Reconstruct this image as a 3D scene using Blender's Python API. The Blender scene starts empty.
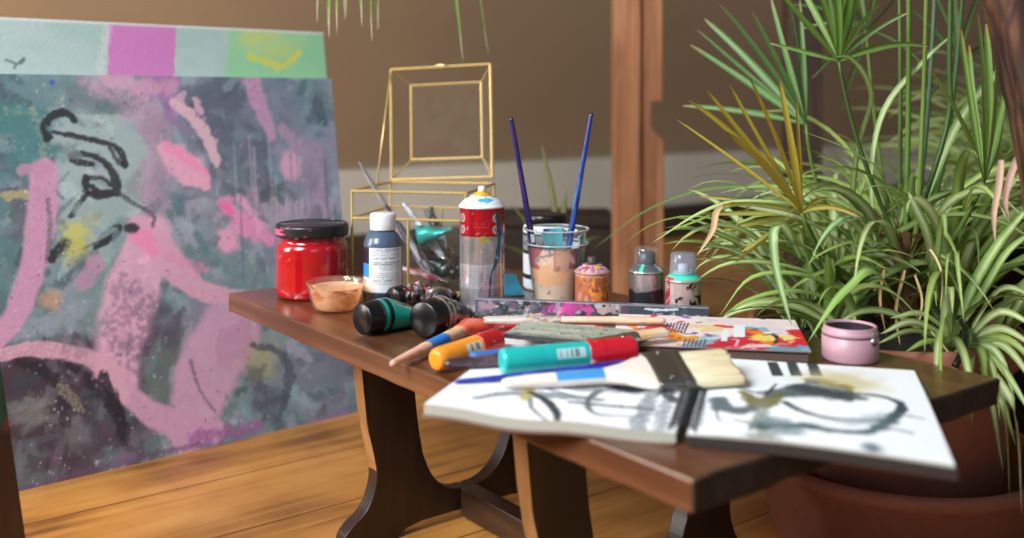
import bpy, bmesh, math, random
import numpy as np
from mathutils import Vector, Matrix, Quaternion, Euler

S = bpy.context.scene
COL = S.collection
R = math.radians
random.seed(7)
RNG = np.random.default_rng(11)

# ------------------------------------------------------------------ geometry of the place
F, CX, HY, H = 1010.0, 512.0, 98.0, 0.61          # focal length (px), centre, horizon row, eye height (m)
TZ = 0.305                                        # table top height


def P(x, y, Z=TZ):
    """world point on the horizontal plane Z"""
    d = (H - Z) * F / (y - HY)
    return Vector(((x - CX) / F * d, d, Z))


def Q(x, y, d):
    """world point at depth d"""
    return Vector(((x - CX) / F * d, d, H - (y - HY) / F * d))


# ------------------------------------------------------------------ colour helpers
def lin(c):
    c = np.asarray(c, dtype=float) / 255.0
    return np.where(c <= 0.04045, c / 12.92, ((c + 0.055) / 1.055) ** 2.4)


def lin4(c):
    l = lin(c)
    return (float(l[0]), float(l[1]), float(l[2]), 1.0)


def hash2(ix, iy, seed):
    n = (ix.astype(np.int64) * 374761393 + iy.astype(np.int64) * 668265263 + seed * 974711) & 0x7fffffff
    n = ((n ^ (n >> 13)) * 1274126177) & 0x7fffffff
    return ((n ^ (n >> 16)) & 0xffff) / 65535.0


def vnoise(x, y, seed=0):
    x = np.asarray(x, float); y = np.asarray(y, float)
    ix = np.floor(x); iy = np.floor(y)
    fx = x - ix; fy = y - iy
    fx = fx * fx * (3 - 2 * fx); fy = fy * fy * (3 - 2 * fy)
    a = hash2(ix, iy, seed); b = hash2(ix + 1, iy, seed)
    c = hash2(ix, iy + 1, seed); d = hash2(ix + 1, iy + 1, seed)
    return (a * (1 - fx) + b * fx) * (1 - fy) + (c * (1 - fx) + d * fx) * fy


def fbm(x, y, seed=0, o=4):
    s = 0; a = .5; t = 0
    for i in range(o):
        s = s + a * vnoise(x * 2 ** i, y * 2 ** i, seed + 17 * i); t += a; a *= .5
    return s / t


def sstep(a, b, x):
    t = np.clip((x - a) / (b - a + 1e-12), 0, 1)
    return t * t * (3 - 2 * t)


class Ras:
    """a painted rectangle: colours on a fine grid, laid down stroke by stroke"""
    def __init__(self, x0, x1, y0, y1, nx, ny, base):
        self.x = np.linspace(x0, x1, nx); self.y = np.linspace(y0, y1, ny)
        self.X, self.Y = np.meshgrid(self.x, self.y)
        self.c = np.ones((ny, nx, 3)) * np.asarray(base, float)
        self.conv = None; self.seed = 1
        self.cell = (x1 - x0) / nx

    def pts(self, pts):
        if self.conv is None:
            return np.array([(p[0], p[1]) for p in pts], float)
        return np.array([self.conv(p[0], p[1]) for p in pts], float)

    def mix(self, m, col):
        m = np.clip(m, 0, 1)[..., None]
        self.c = self.c * (1 - m) + np.asarray(col, float) * m

    def stroke(self, pts, w, col, a=1.0, rag=.25, dry=0.0, soft=.15, smooth=True):
        self.seed += 1
        p = self.pts(pts)
        w = np.atleast_1d(np.asarray(w, float))
        n = len(p)
        if len(w) != n:
            w = np.interp(np.linspace(0, 1, n), np.linspace(0, 1, len(w)), w)
        if smooth and n > 2:                       # Catmull-Rom
            q = []; qw = []
            pe = np.vstack([2 * p[0] - p[1], p, 2 * p[-1] - p[-2]])
            for i in range(n - 1):
                for t in np.linspace(0, 1, 5, endpoint=False):
                    p0, p1, p2, p3 = pe[i], pe[i + 1], pe[i + 2], pe[i + 3]
                    q.append(.5 * (2 * p1 + (p2 - p0) * t + (2 * p0 - 5 * p1 + 4 * p2 - p3) * t * t + (3 * p1 - p0 - 3 * p2 + p3) * t ** 3))
                    qw.append(w[i] * (1 - t) + w[i + 1] * t)
            q.append(p[-1]); qw.append(w[-1])
            p = np.array(q); w = np.array(qw); n = len(p)
        mg = w.max() * .9 + self.cell * 3
        i0 = max(0, np.searchsorted(self.x, p[:, 0].min() - mg) - 1); i1 = min(len(self.x), np.searchsorted(self.x, p[:, 0].max() + mg) + 1)
        j0 = max(0, np.searchsorted(self.y, p[:, 1].min() - mg) - 1); j1 = min(len(self.y), np.searchsorted(self.y, p[:, 1].max() + mg) + 1)
        if i1 - i0 < 2 or j1 - j0 < 2:
            return
        X = self.X[j0:j1, i0:i1]; Y = self.Y[j0:j1, i0:i1]
        best = np.full(X.shape, 9e9)
        for i in range(max(1, n - 1)):
            a0 = p[i]; b0 = p[min(i + 1, n - 1)]
            d = b0 - a0; L2 = d @ d + 1e-12
            t = np.clip(((X - a0[0]) * d[0] + (Y - a0[1]) * d[1]) / L2, 0, 1)
            dist = np.hypot(X - a0[0] - t * d[0], Y - a0[1] - t * d[1])
            ww = (w[i] * (1 - t) + w[min(i + 1, n - 1)] * t) / 2
            best = np.minimum(best, dist / np.maximum(ww, 1e-6))
        wm = max(w.mean(), self.cell * 2)
        nz = fbm(X / wm * 1.9 + 31, Y / wm * 1.9, self.seed, 4) - .5
        m = 1 - sstep(1 - soft, 1 + soft, best + nz * rag * 3.6)
        if dry > 0:
            g = fbm(X / wm * 7, Y / wm * 7, self.seed + 5, 3)
            m = m * (1 - dry * sstep(.42, .6, g))
        m = np.clip(m * a, 0, 1)[..., None]
        self.c[j0:j1, i0:i1] = self.c[j0:j1, i0:i1] * (1 - m) + np.asarray(col, float) * m

    def poly(self, pts, col, a=1.0, rag=0.0, s=.03):
        self.seed += 1
        p = self.pts(pts)
        X = self.X; Y = self.Y
        if rag:
            X = X + (fbm(X / s, Y / s, self.seed, 3) - .5) * rag
            Y = Y + (fbm(X / s + 50, Y / s, self.seed + 3, 3) - .5) * rag
        ins = np.zeros(X.shape, bool)
        n = len(p)
        for i in range(n):
            x0, y0 = p[i]; x1, y1 = p[(i + 1) % n]
            if y0 == y1:
                continue
            c = ((y0 > Y) != (y1 > Y)) & (X < (x1 - x0) * (Y - y0) / (y1 - y0) + x0)
            ins ^= c
        self.mix(ins * a, col)

    def blob(self, c, rx, ry, col, a=1.0, soft=.5, rag=.3):
        self.seed += 1
        p = self.pts([c])[0]
        d = np.hypot((self.X - p[0]) / rx, (self.Y - p[1]) / ry)
        s = (rx + ry) / 2
        d = d + (fbm(self.X / s * 1.8, self.Y / s * 1.8, self.seed, 4) - .5) * rag * 2
        self.mix((1 - sstep(1 - soft, 1 + soft, d)) * a, col)

    def speck(self, col, thr=.78, scale=.01, a=1.0, seed=0):
        g = fbm(self.X / scale, self.Y / scale, 900 + seed, 3)
        self.mix(sstep(thr, thr + .05, g) * a, col)


# ------------------------------------------------------------------ mesh builder
class M:
    def __init__(self):
        self.V = []; self.F = []; self.C = []; self.I = []; self.n = 0; self.sm = []

    def add(self, v, f, col=(200, 200, 200), mat=0, smooth=True):
        v = np.asarray(v, float).reshape(-1, 3)
        self.V.append(v)
        col = np.asarray(col, float)
        if col.ndim == 1:
            col = np.tile(col, (len(v), 1))
        self.C.append(col)
        n = self.n
        self.F += [tuple(int(i) + n for i in q) for q in f]
        self.I += [mat] * len(f)
        self.sm += [smooth] * len(f)
        self.n += len(v)
        return self

    def build(self, name, mats, parent=None):
        me = bpy.data.meshes.new(name)
        v = np.vstack(self.V)
        me.from_pydata(v.tolist(), [], self.F)
        if not isinstance(mats, (list, tuple)):
            mats = [mats]
        for m in mats:
            me.materials.append(m)
        me.polygons.foreach_set('material_index', self.I)
        me.polygons.foreach_set('use_smooth', self.sm)
        at = me.color_attributes.new('Col', 'FLOAT_COLOR', 'POINT')
        c = np.ones((len(v), 4)); c[:, :3] = lin(np.clip(np.vstack(self.C), 0, 255))
        at.data.foreach_set('color', c.ravel())
        me.update()
        bm = bmesh.new(); bm.from_mesh(me)
        bmesh.ops.recalc_face_normals(bm, faces=bm.faces)
        bm.to_mesh(me); bm.free()
        o = bpy.data.objects.new(name, me); COL.objects.link(o)
        if parent is not None:
            o.parent = parent
        return o


def tag(o, label=None, cat=None, group=None, kind=None):
    if label: o['label'] = label
    if cat: o['category'] = cat
    if group: o['group'] = group
    if kind: o['kind'] = kind
    return o


def thing(name, label, cat, loc=(0, 0, 0), rz=0.0, group=None, mat=None):
    o = bpy.data.objects.new(name, None); COL.objects.link(o)
    o.empty_display_size = .02
    if mat is not None:
        o.matrix_world = mat
    else:
        o.location = loc; o.rotation_euler = (0, 0, rz)
    return tag(o, label, cat, group)


def frame(o, x, y=None, up=(0, 0, 1), roll=0.0):
    """matrix with origin o, local x along x, local z as near 'up' as it can be"""
    x = Vector(x).normalized()
    u = Vector(up)
    y = u.cross(x).normalized()
    z = x.cross(y).normalized()
    m = Matrix((x, y, z)).transposed().to_4x4()
    m.translation = Vector(o)
    if roll:
        m = m @ Matrix.Rotation(roll, 4, 'X')
    return m


def between(name, label, cat, p0, p1, roll=0.0, group=None):
    p0 = Vector(p0); p1 = Vector(p1)
    return thing(name, label, cat, mat=frame(p0, p1 - p0, roll=roll), group=group), (p1 - p0).length


def grid_faces(nu, nv, close=False, off=0):
    f = []
    for j in range(nv - 1):
        for i in range(nu if close else nu - 1):
            i2 = (i + 1) % nu
            f.append((off + j * nu + i, off + j * nu + i2, off + (j + 1) * nu + i2, off + (j + 1) * nu + i))
    return f


def box(x0, x1, y0, y1, z0, z1, bev=0.0, seg=2, cuts=0):
    bm = bmesh.new()
    bmesh.ops.create_cube(bm, size=1)
    for v in bm.verts:
        v.co = Vector((x0 + (v.co.x + .5) * (x1 - x0), y0 + (v.co.y + .5) * (y1 - y0), z0 + (v.co.z + .5) * (z1 - z0)))
    if bev:
        bmesh.ops.bevel(bm, geom=bm.edges[:], offset=bev, segments=seg, affect='EDGES', profile=.5)
    bm.verts.ensure_lookup_table()
    v = [tuple(a.co) for a in bm.verts]; f = [[a.index for a in q.verts] for q in bm.faces]
    bm.free()
    return v, f


def prism(poly, z0, z1, bev=0.0):
    """polygon in local xy extruded along z"""
    bm = bmesh.new()
    vs = [bm.verts.new((p[0], p[1], z0)) for p in poly]
    fc = bm.faces.new(vs)
    r = bmesh.ops.extrude_face_region(bm, geom=[fc])
    for g in r['geom']:
        if isinstance(g, bmesh.types.BMVert):
            g.co.z = z1
    if bev:
        ed = [e for e in bm.edges if abs(e.verts[0].co.z - e.verts[1].co.z) < 1e-7]
        bmesh.ops.bevel(bm, geom=ed, offset=bev, segments=2, affect='EDGES', profile=.5)
    bm.verts.index_update()
    v = [tuple(a.co) for a in bm.verts]; f = [[a.index for a in q.verts] for q in bm.faces]
    bm.free()
    return v, f


def dense(prof, step):
    out = []
    for (r0, z0), (r1, z1) in zip(prof[:-1], prof[1:]):
        k = max(1, int(math.hypot(r1 - r0, z1 - z0) / step))
        for i in range(k):
            t = i / k
            out.append((r0 + (r1 - r0) * t, z0 + (z1 - z0) * t))
    out.append(prof[-1])
    return out


def lathe(prof, n=48, axis='z', colfn=None, step=None, flat=False, squash=None):
    """profile of (r, z); r==0 at an end closes it"""
    if step:
        prof = dense(prof, step)
    th = np.linspace(0, 2 * math.pi, n, endpoint=False)
    V = []; C = []
    for r, z in prof:
        r = max(r, 1e-5)
        x = r * np.cos(th); y = r * np.sin(th)
        if axis == 'z':
            V.append(np.stack([x, y, np.full(n, z)], 1))
        else:
            V.append(np.stack([np.full(n, z), x, y], 1))
        if colfn is not None:
            C.append(np.asarray(colfn(th, np.full(n, z), np.full(n, r)), float) * np.ones((n, 3)))
    f = grid_faces(n, len(prof), True)
    v = np.vstack(V)
    return (v, f, np.vstack(C)) if colfn is not None else (v, f)


def loft(st, n=20, e=2.0, colfn=None):
    """stations (x, half width y, half height z, cy, cz) along local x, superellipse sections, capped"""
    th = np.linspace(0, 2 * math.pi, n, endpoint=False)
    c = np.cos(th); s = np.sin(th)
    cy = np.sign(c) * np.abs(c) ** (2 / e); sz = np.sign(s) * np.abs(s) ** (2 / e)
    V = []; C = []
    for k in st:
        x, hw, hh = k[:3]
        oy = k[3] if len(k) > 3 else 0; oz = k[4] if len(k) > 4 else 0
        V.append(np.stack([np.full(n, x), oy + hw * cy, oz + hh * sz], 1))
        if colfn is not None:
            C.append(np.asarray(colfn(np.full(n, x), th), float) * np.ones((n, 3)))
    f = grid_faces(n, len(st), True)
    m = len(st)
    f.append(tuple(range(n - 1, -1, -1))); f.append(tuple((m - 1) * n + i for i in range(n)))
    v = np.vstack(V)
    return (v, f, np.vstack(C)) if colfn is not None else (v, f)


def stations(pairs, k=24):
    """smooth interpolation of control stations"""
    pairs = np.array([list(p) + [0] * (5 - len(p)) for p in pairs], float)
    xs = np.linspace(pairs[0, 0], pairs[-1, 0], k)
    xs = np.unique(np.concatenate([xs, pairs[:, 0]]))
    return [[x] + [float(np.interp(x, pairs[:, 0], pairs[:, j])) for j in range(1, 5)] for x in xs]


def tube(pts, r, n=8):
    pts = [Vector(p) for p in pts]
    m = len(pts)
    r = np.interp(np.linspace(0, 1, m), np.linspace(0, 1, len(np.atleast_1d(r))), np.atleast_1d(r))
    V = []
    prev = None
    for i, p in enumerate(pts):
        t = (pts[min(i + 1, m - 1)] - pts[max(i - 1, 0)]).normalized()
        a = prev if prev is not None else (Vector((0, 0, 1)) if abs(t.z) < .9 else Vector((1, 0, 0)))
        b = t.cross(a).normalized(); a = b.cross(t).normalized(); prev = a
        for k in range(n):
            w = 2 * math.pi * k / n
            V.append(p + (a * math.cos(w) + b * math.sin(w)) * r[i])
    f = grid_faces(n, m, True)
    f.append(tuple(range(n - 1, -1, -1))); f.append(tuple((m - 1) * n + i for i in range(n)))
    return [tuple(v) for v in V], f


def bez(p0, p1, p2, k=12):
    """quadratic through a passing mid point p1"""
    p0, p1, p2 = Vector(p0), Vector(p1), Vector(p2)
    c = p1 * 2 - (p0 + p2) * .5
    return [p0 * (1 - t) ** 2 + c * 2 * t * (1 - t) + p2 * t * t for t in np.linspace(0, 1, k)]


def slab(ras, thick, zfn=None, side=(230, 230, 230), bottom=None):
    """closed slab whose top carries the painted raster (local x, y), thickness down"""
    ny, nx = ras.X.shape
    Z = np.zeros_like(ras.X) if zfn is None else zfn(ras.X, ras.Y)
    top = np.stack([ras.X, ras.Y, Z], -1).reshape(-1, 3)
    m = M()
    m.add(top, grid_faces(nx, ny), ras.c.reshape(-1, 3))
    idx = [i for i in range(nx)] + [j * nx + nx - 1 for j in range(1, ny)] + [(ny - 1) * nx + i for i in range(nx - 2, -1, -1)] + [j * nx for j in range(ny - 2, 0, -1)]
    rim = top[idx]; k = len(idx)
    low = rim.copy(); low[:, 2] -= thick
    sc = np.tile(np.asarray(side, float), (2 * k, 1))
    m.add(np.vstack([rim, low]), [(i, (i + 1) % k, k + (i + 1) % k, k + i) for i in range(k)], sc, 0, False)
    cxs = np.linspace(ras.x[0], ras.x[-1], 30); cys = np.linspace(ras.y[0], ras.y[-1], 20)
    BX, BY = np.meshgrid(cxs, cys)
    BZ = (np.zeros_like(BX) if zfn is None else zfn(BX, BY)) - thick
    m.add(np.stack([BX, BY, BZ], -1).reshape(-1, 3), [q[::-1] for q in grid_faces(30, 20)], bottom or side, 0, False)
    return m


# ------------------------------------------------------------------ materials
def newmat(name):
    m = bpy.data.materials.new(name); m.use_nodes = True
    nt = m.node_tree
    b = nt.nodes['Principled BSDF']
    return m, nt, b


def setp(b, **k):
    names = dict(rough='Roughness', metal='Metallic', spec='Specular IOR Level', coat='Coat Weight', coatr='Coat Roughness',
                 trans='Transmission Weight', ior='IOR', alpha='Alpha', sub='Subsurface Weight', sheen='Sheen Weight')
    for a, v in k.items():
        b.inputs[names[a]].default_value = v


def plain(name, col, bump=0.0, bscale=200, **k):
    m, nt, b = newmat(name)
    tc = nt.nodes.new('ShaderNodeTexCoord'); n = nt.nodes.new('ShaderNodeTexNoise'); n.inputs['Scale'].default_value = bscale
    nt.links.new(tc.outputs['Object'], n.inputs['Vector'])
    mx = nt.nodes.new('ShaderNodeMixRGB'); mx.blend_type = 'MULTIPLY'; mx.inputs[0].default_value = .25
    mx.inputs[1].default_value = lin4(col)
    nt.links.new(n.outputs['Fac'], mx.inputs[2]); nt.links.new(mx.outputs[0], b.inputs['Base Color'])
    if bump:
        bp = nt.nodes.new('ShaderNodeBump'); bp.inputs['Strength'].default_value = bump; bp.inputs['Distance'].default_value = .002
        nt.links.new(n.outputs['Fac'], bp.inputs['Height']); nt.links.new(bp.outputs[0], b.inputs['Normal'])
    setp(b, **k)
    return m


def attr(name, bump=0.0, bscale=150, **k):
    m, nt, b = newmat(name)
    a = nt.nodes.new('ShaderNodeAttribute'); a.attribute_name = 'Col'
    nt.links.new(a.outputs['Color'], b.inputs['Base Color'])
    if bump:
        tc = nt.nodes.new('ShaderNodeTexCoord'); n = nt.nodes.new('ShaderNodeTexNoise'); n.inputs['Scale'].default_value = bscale
        n.inputs['Detail'].default_value = 6
        nt.links.new(tc.outputs['Object'], n.inputs['Vector'])
        bp = nt.nodes.new('ShaderNodeBump'); bp.inputs['Strength'].default_value = bump; bp.inputs['Distance'].default_value = .002
        nt.links.new(n.outputs['Fac'], bp.inputs['Height']); nt.links.new(bp.outputs[0], b.inputs['Normal'])
    setp(b, **k)
    return m


def wood(name, c0, c1, c2, scale=(3, 40, 40), rough=.4, coat=0.0, bump=.15, big=1.0):
    m, nt, b = newmat(name)
    N = nt.nodes.new; Lk = nt.links.new
    tc = N('ShaderNodeTexCoord'); mp = N('ShaderNodeMapping'); mp.inputs['Scale'].default_value = scale
    Lk(tc.outputs['Object'], mp.inputs['Vector'])
    n1 = N('ShaderNodeTexNoise'); n1.inputs['Scale'].default_value = 1.0; n1.inputs['Detail'].default_value = 8; n1.inputs['Distortion'].default_value = .6
    Lk(mp.outputs[0], n1.inputs['Vector'])
    n2 = N('ShaderNodeTexNoise'); n2.inputs['Scale'].default_value = 6 * big; n2.inputs['Detail'].default_value = 3
    Lk(tc.outputs['Object'], n2.inputs['Vector'])
    ma = N('ShaderNodeMath'); ma.operation = 'MULTIPLY_ADD'; ma.inputs[1].default_value = .75
    Lk(n1.outputs['Fac'], ma.inputs[0])
    m2 = N('ShaderNodeMath'); m2.operation = 'MULTIPLY'; m2.inputs[1].default_value = .3
    Lk(n2.outputs['Fac'], m2.inputs[0]); Lk(m2.outputs[0], ma.inputs[2])
    cr = N('ShaderNodeValToRGB')
    cr.color_ramp.elements[0].position = .3; cr.color_ramp.elements[0].color = lin4(c0)
    cr.color_ramp.elements[1].position = .72; cr.color_ramp.elements[1].color = lin4(c2)
    e = cr.color_ramp.elements.new(.52); e.color = lin4(c1)
    if name == 'rough_beam_wood':
        cr.color_ramp.elements[0].position = .42; cr.color_ramp.elements[2].position = .64
    Lk(ma.outputs[0], cr.inputs['Fac']); Lk(cr.outputs['Color'], b.inputs['Base Color'])
    bp = N('ShaderNodeBump'); bp.inputs['Strength'].default_value = bump; bp.inputs['Distance'].default_value = .001
    Lk(n1.outputs['Fac'], bp.inputs['Height']); Lk(bp.outputs[0], b.inputs['Normal'])
    setp(b, rough=rough, coat=coat, coatr=.25)
    return m


def clear(name, tint=(255, 255, 255), gloss=.6, dirt=0.0, dcol=(230, 230, 230), rough=.05):
    """thin clear sheet: see-through with a fresnel gloss and a film of dirt"""
    m = bpy.data.materials.new(name); m.use_nodes = True
    nt = m.node_tree; N = nt.nodes.new; Lk = nt.links.new
    nt.nodes.clear()
    out = N('ShaderNodeOutputMaterial')
    tr = N('ShaderNodeBsdfTransparent'); tr.inputs[0].default_value = lin4(tint)
    gl = N('ShaderNodeBsdfGlossy'); gl.inputs['Roughness'].default_value = rough
    lw = N('ShaderNodeLayerWeight'); lw.inputs['Blend'].default_value = .5
    pw = N('ShaderNodeMath'); pw.operation = 'POWER'; pw.inputs[1].default_value = 3.5; Lk(lw.outputs['Facing'], pw.inputs[0])
    mm = N('ShaderNodeMath'); mm.operation = 'MULTIPLY_ADD'; mm.inputs[1].default_value = .6 * gloss; mm.inputs[2].default_value = .045 * gloss
    Lk(pw.outputs[0], mm.inputs[0])
    mx = N('ShaderNodeMixShader'); Lk(mm.outputs[0], mx.inputs[0]); Lk(tr.outputs[0], mx.inputs[1]); Lk(gl.outputs[0], mx.inputs[2])
    df = N('ShaderNodeBsdfDiffuse'); df.inputs[0].default_value = lin4(dcol)
    tc = N('ShaderNodeTexCoord'); nz = N('ShaderNodeTexNoise'); nz.inputs['Scale'].default_value = 30; nz.inputs['Detail'].default_value = 6
    Lk(tc.outputs['Object'], nz.inputs['Vector'])
    dm = N('ShaderNodeMath'); dm.operation = 'MULTIPLY'; dm.inputs[1].default_value = dirt
    Lk(nz.outputs['Fac'], dm.inputs[0])
    m3 = N('ShaderNodeMixShader'); Lk(dm.outputs[0], m3.inputs[0]); Lk(mx.outputs[0], m3.inputs[1]); Lk(df.outputs[0], m3.inputs[2])
    Lk(m3.outputs[0], out.inputs['Surface'])
    return m


def film(name, rough=.25):
    """dried paint on clear plastic: colour attribute with noise-broken cover"""
    m, nt, b = newmat(name)
    a = nt.nodes.new('ShaderNodeAttribute'); a.attribute_name = 'Col'
    nt.links.new(a.outputs['Color'], b.inputs['Base Color'])
    setp(b, rough=rough)
    return m


def leaf_material(name, rough=.4, trans=.3):
    m, nt, b = newmat(name)
    a = nt.nodes.new('ShaderNodeAttribute'); a.attribute_name = 'Col'
    nt.links.new(a.outputs['Color'], b.inputs['Base Color'])
    t = nt.nodes.new('ShaderNodeBsdfTranslucent'); nt.links.new(a.outputs['Color'], t.inputs[0])
    mx = nt.nodes.new('ShaderNodeMixShader'); mx.inputs[0].default_value = trans
    nt.links.new(b.outputs[0], mx.inputs[1]); nt.links.new(t.outputs[0], mx.inputs[2])
    nt.links.new(mx.outputs[0], nt.nodes['Material Output'].inputs['Surface'])
    setp(b, rough=rough, spec=.4)
    return m


MT = dict(
    paint=attr('dried_paint', bump=.25, bscale=120, rough=.5),
    gloss=attr('glossy_print', rough=.5, spec=.3),
    satin=attr('satin_print', rough=.4),
    paper=attr('paper', rough=.85, spec=.2),
    canvas=attr('painted_canvas', bump=.35, bscale=160, rough=.5),
    metalp=attr('printed_metal', rough=.28, metal=.85),
    tubem=attr('crumpled_metal', bump=.3, bscale=60, rough=.35, metal=.35),
    leaf=attr('leaf', rough=.42, spec=.4),
    dry=attr('dry_leaf', rough=.8),
    black=plain('black_plastic', (15, 15, 17), rough=.28),
    blackm=plain('black_wire', (22, 24, 28), rough=.4),
    white=plain('white_plastic', (235, 236, 238), rough=.35),
    chrome=plain('chrome', (200, 202, 205), rough=.2, metal=1.0),
    steel=plain('ferrule_steel', (140, 136, 128), rough=.3, metal=.9),
    brass=plain('brass', (236, 204, 136), rough=.35, metal=.6),
    terra=plain('terracotta', (158, 102, 82), bump=.15, bscale=60, rough=.75),
    soil=plain('soil', (46, 36, 28), bump=.8, bscale=70, rough=.95),
    glass=clear('clear_glass', gloss=.22, dirt=.10, dcol=(190, 180, 165)),
    plas=clear('clear_plastic', tint=(250, 253, 253), gloss=1.0, dirt=.12),
    rim=clear('clear_rim', tint=(236, 244, 244), gloss=1.0, dirt=.8, dcol=(226, 236, 236)),
    cap=clear('frosted_cap', tint=(225, 230, 240), gloss=.9, dirt=.42, dcol=(205, 210, 225), rough=.15),
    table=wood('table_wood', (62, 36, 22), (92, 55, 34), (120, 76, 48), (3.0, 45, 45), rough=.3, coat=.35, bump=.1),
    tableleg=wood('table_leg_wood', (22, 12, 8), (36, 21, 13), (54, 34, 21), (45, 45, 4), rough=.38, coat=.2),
    post=wood('post_wood', (116, 74, 46), (160, 106, 70), (186, 130, 92), (40, 40, 3), rough=.6),
    dpost=wood('dark_post_wood', (40, 27, 22), (58, 40, 30), (74, 52, 40), (40, 40, 3), rough=.7),
    beam=wood('rough_beam_wood', (14, 8, 6), (56, 32, 22), (96, 60, 40), (70, 70, 3), rough=.55, bump=.5),
    handle=wood('handle_wood', (190, 160, 120), (212, 184, 146), (226, 202, 170), (12, 120, 120), rough=.5, bump=.05),
)

# ------------------------------------------------------------------ setting
UA = math.atan2(.605, .796)                        # the room's long direction u (parallel to the canvases and planks)
U = Vector((.796, .605, 0)); Nn = Vector((-.605, .796, 0))


def struct(name, mesh, mat, loc=(0, 0, 0), rz=0.0):
    o = mesh.build(name, mat); o.location = loc; o.rotation_euler = (0, 0, rz); o['kind'] = 'structure'
    return o


def floor_mat():
    m, nt, b = newmat('floor_planks')
    N = nt.nodes.new; Lk = nt.links.new
    tc = N('ShaderNodeTexCoord')
    mp0 = N('ShaderNodeMapping'); mp0.inputs['Location'].default_value = (0.3, 0.07, 0); Lk(tc.outputs['Object'], mp0.inputs['Vector'])
    br = N('ShaderNodeTexBrick'); br.offset = .37; br.inputs['Scale'].default_value = 1.0
    br.inputs['Brick Width'].default_value = 2.6; br.inputs['Row Height'].default_value = .205
    br.inputs['Mortar Size'].default_value = .0028; br.inputs['Mortar Smooth'].default_value = .3
    br.inputs['Color1'].default_value = (.75, .75, .75, 1); br.inputs['Color2'].default_value = (1, 1, 1, 1)
    br.inputs['Mortar'].default_value = (.42, .36, .30, 1)
    Lk(mp0.outputs[0], br.inputs['Vector'])
    mp = N('ShaderNodeMapping'); mp.inputs['Scale'].default_value = (2.2, 26, 10); Lk(tc.outputs['Object'], mp.inputs['Vector'])
    n = N('ShaderNodeTexNoise'); n.inputs['Scale'].default_value = 1; n.inputs['Detail'].default_value = 8; n.inputs['Distortion'].default_value = .8
    Lk(mp.outputs[0], n.inputs['Vector'])
    n2 = N('ShaderNodeTexNoise'); n2.inputs['Scale'].default_value = 5; n2.inputs['Detail'].default_value = 4; Lk(tc.outputs['Object'], n2.inputs['Vector'])
    ad = N('ShaderNodeMath'); ad.operation = 'MULTIPLY_ADD'; ad.inputs[1].default_value = .5; Lk(n2.outputs['Fac'], ad.inputs[0])
    hf = N('ShaderNodeMath'); hf.operation = 'MULTIPLY'; hf.inputs[1].default_value = .5; Lk(n.outputs['Fac'], hf.inputs[0]); Lk(hf.outputs[0], ad.inputs[2])
    cr = N('ShaderNodeValToRGB')
    cr.color_ramp.elements[0].position = .34; cr.color_ramp.elements[0].color = lin4((128, 80, 34))
    cr.color_ramp.elements[1].position = .68; cr.color_ramp.elements[1].color = lin4((220, 162, 88))
    e = cr.color_ramp.elements.new(.5); e.color = lin4((192, 130, 60))
    Lk(ad.outputs[0], cr.inputs['Fac'])
    mx = N('ShaderNodeMixRGB'); mx.blend_type = 'MULTIPLY'; mx.inputs[0].default_value = 1
    Lk(cr.outputs[0], mx.inputs[1]); Lk(br.outputs['Color'], mx.inputs[2]); Lk(mx.outputs[0], b.inputs['Base Color'])
    bp = N('ShaderNodeBump'); bp.inputs['Strength'].default_value = .3; bp.inputs['Distance'].default_value = .003; bp.invert = True
    Lk(br.outputs['Fac'], bp.inputs['Height']); Lk(bp.outputs[0], b.inputs['Normal'])
    setp(b, rough=.42, coat=.1)
    return m


v, f = box(-3.2, 6.0, -2.2, 3.12, -.05, 0)
struct('floor', M().add(v, f, smooth=False), floor_mat(), (0, 0, 0), UA)
WN = 3.10                                          # the knee wall stands this far along n
wallm = plain('knee_wall_paint', (216, 210, 194), bscale=3, rough=.9)
ceilm = plain('sloped_ceiling_paint', (196, 180, 152), bscale=2, rough=.9)
v, f = box(-3.2, 6.0, WN, WN + .06, 0, .36)
struct('wall_back', M().add(v, f, smooth=False), wallm, (0, 0, 0), UA)
v, f = box(-3.2, 6.0, WN - .03, WN, 0, .14)
struct('baseboard_back', M().add(v, f, smooth=False), plain('dark_baseboard', (62, 46, 32), rough=.7), (0, 0, 0), UA)
SL = R(52)
poly = [(WN + .06, .33), (WN + .06, .40), (WN - 2.15 / math.tan(SL), 2.5), (WN - 2.15 / math.tan(SL) - .03, 2.43)]
m = M()
pv = [(-3.2, a, b_) for a, b_ in poly] + [(6.0, a, b_) for a, b_ in poly]
m.add(pv, [(0, 1, 2, 3), (7, 6, 5, 4), (0, 4, 5, 1), (1, 5, 6, 2), (2, 6, 7, 3), (3, 7, 4, 0)], smooth=False)
struct('ceiling', m, ceilm, (0, 0, 0), UA)

# ------------------------------------------------------------------ table
LX, LY = -.444, 1.58
TL, TW, TT = .972, .486, .028
TA = math.atan2(-.796, .605)
table = thing('trestle_table', 'low dark brown wooden trestle table crowded with paints, brushes and books', 'table', (LX, LY, 0), TA)
bm = bmesh.new()
nx, ny = 60, 30
m = M()
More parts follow.
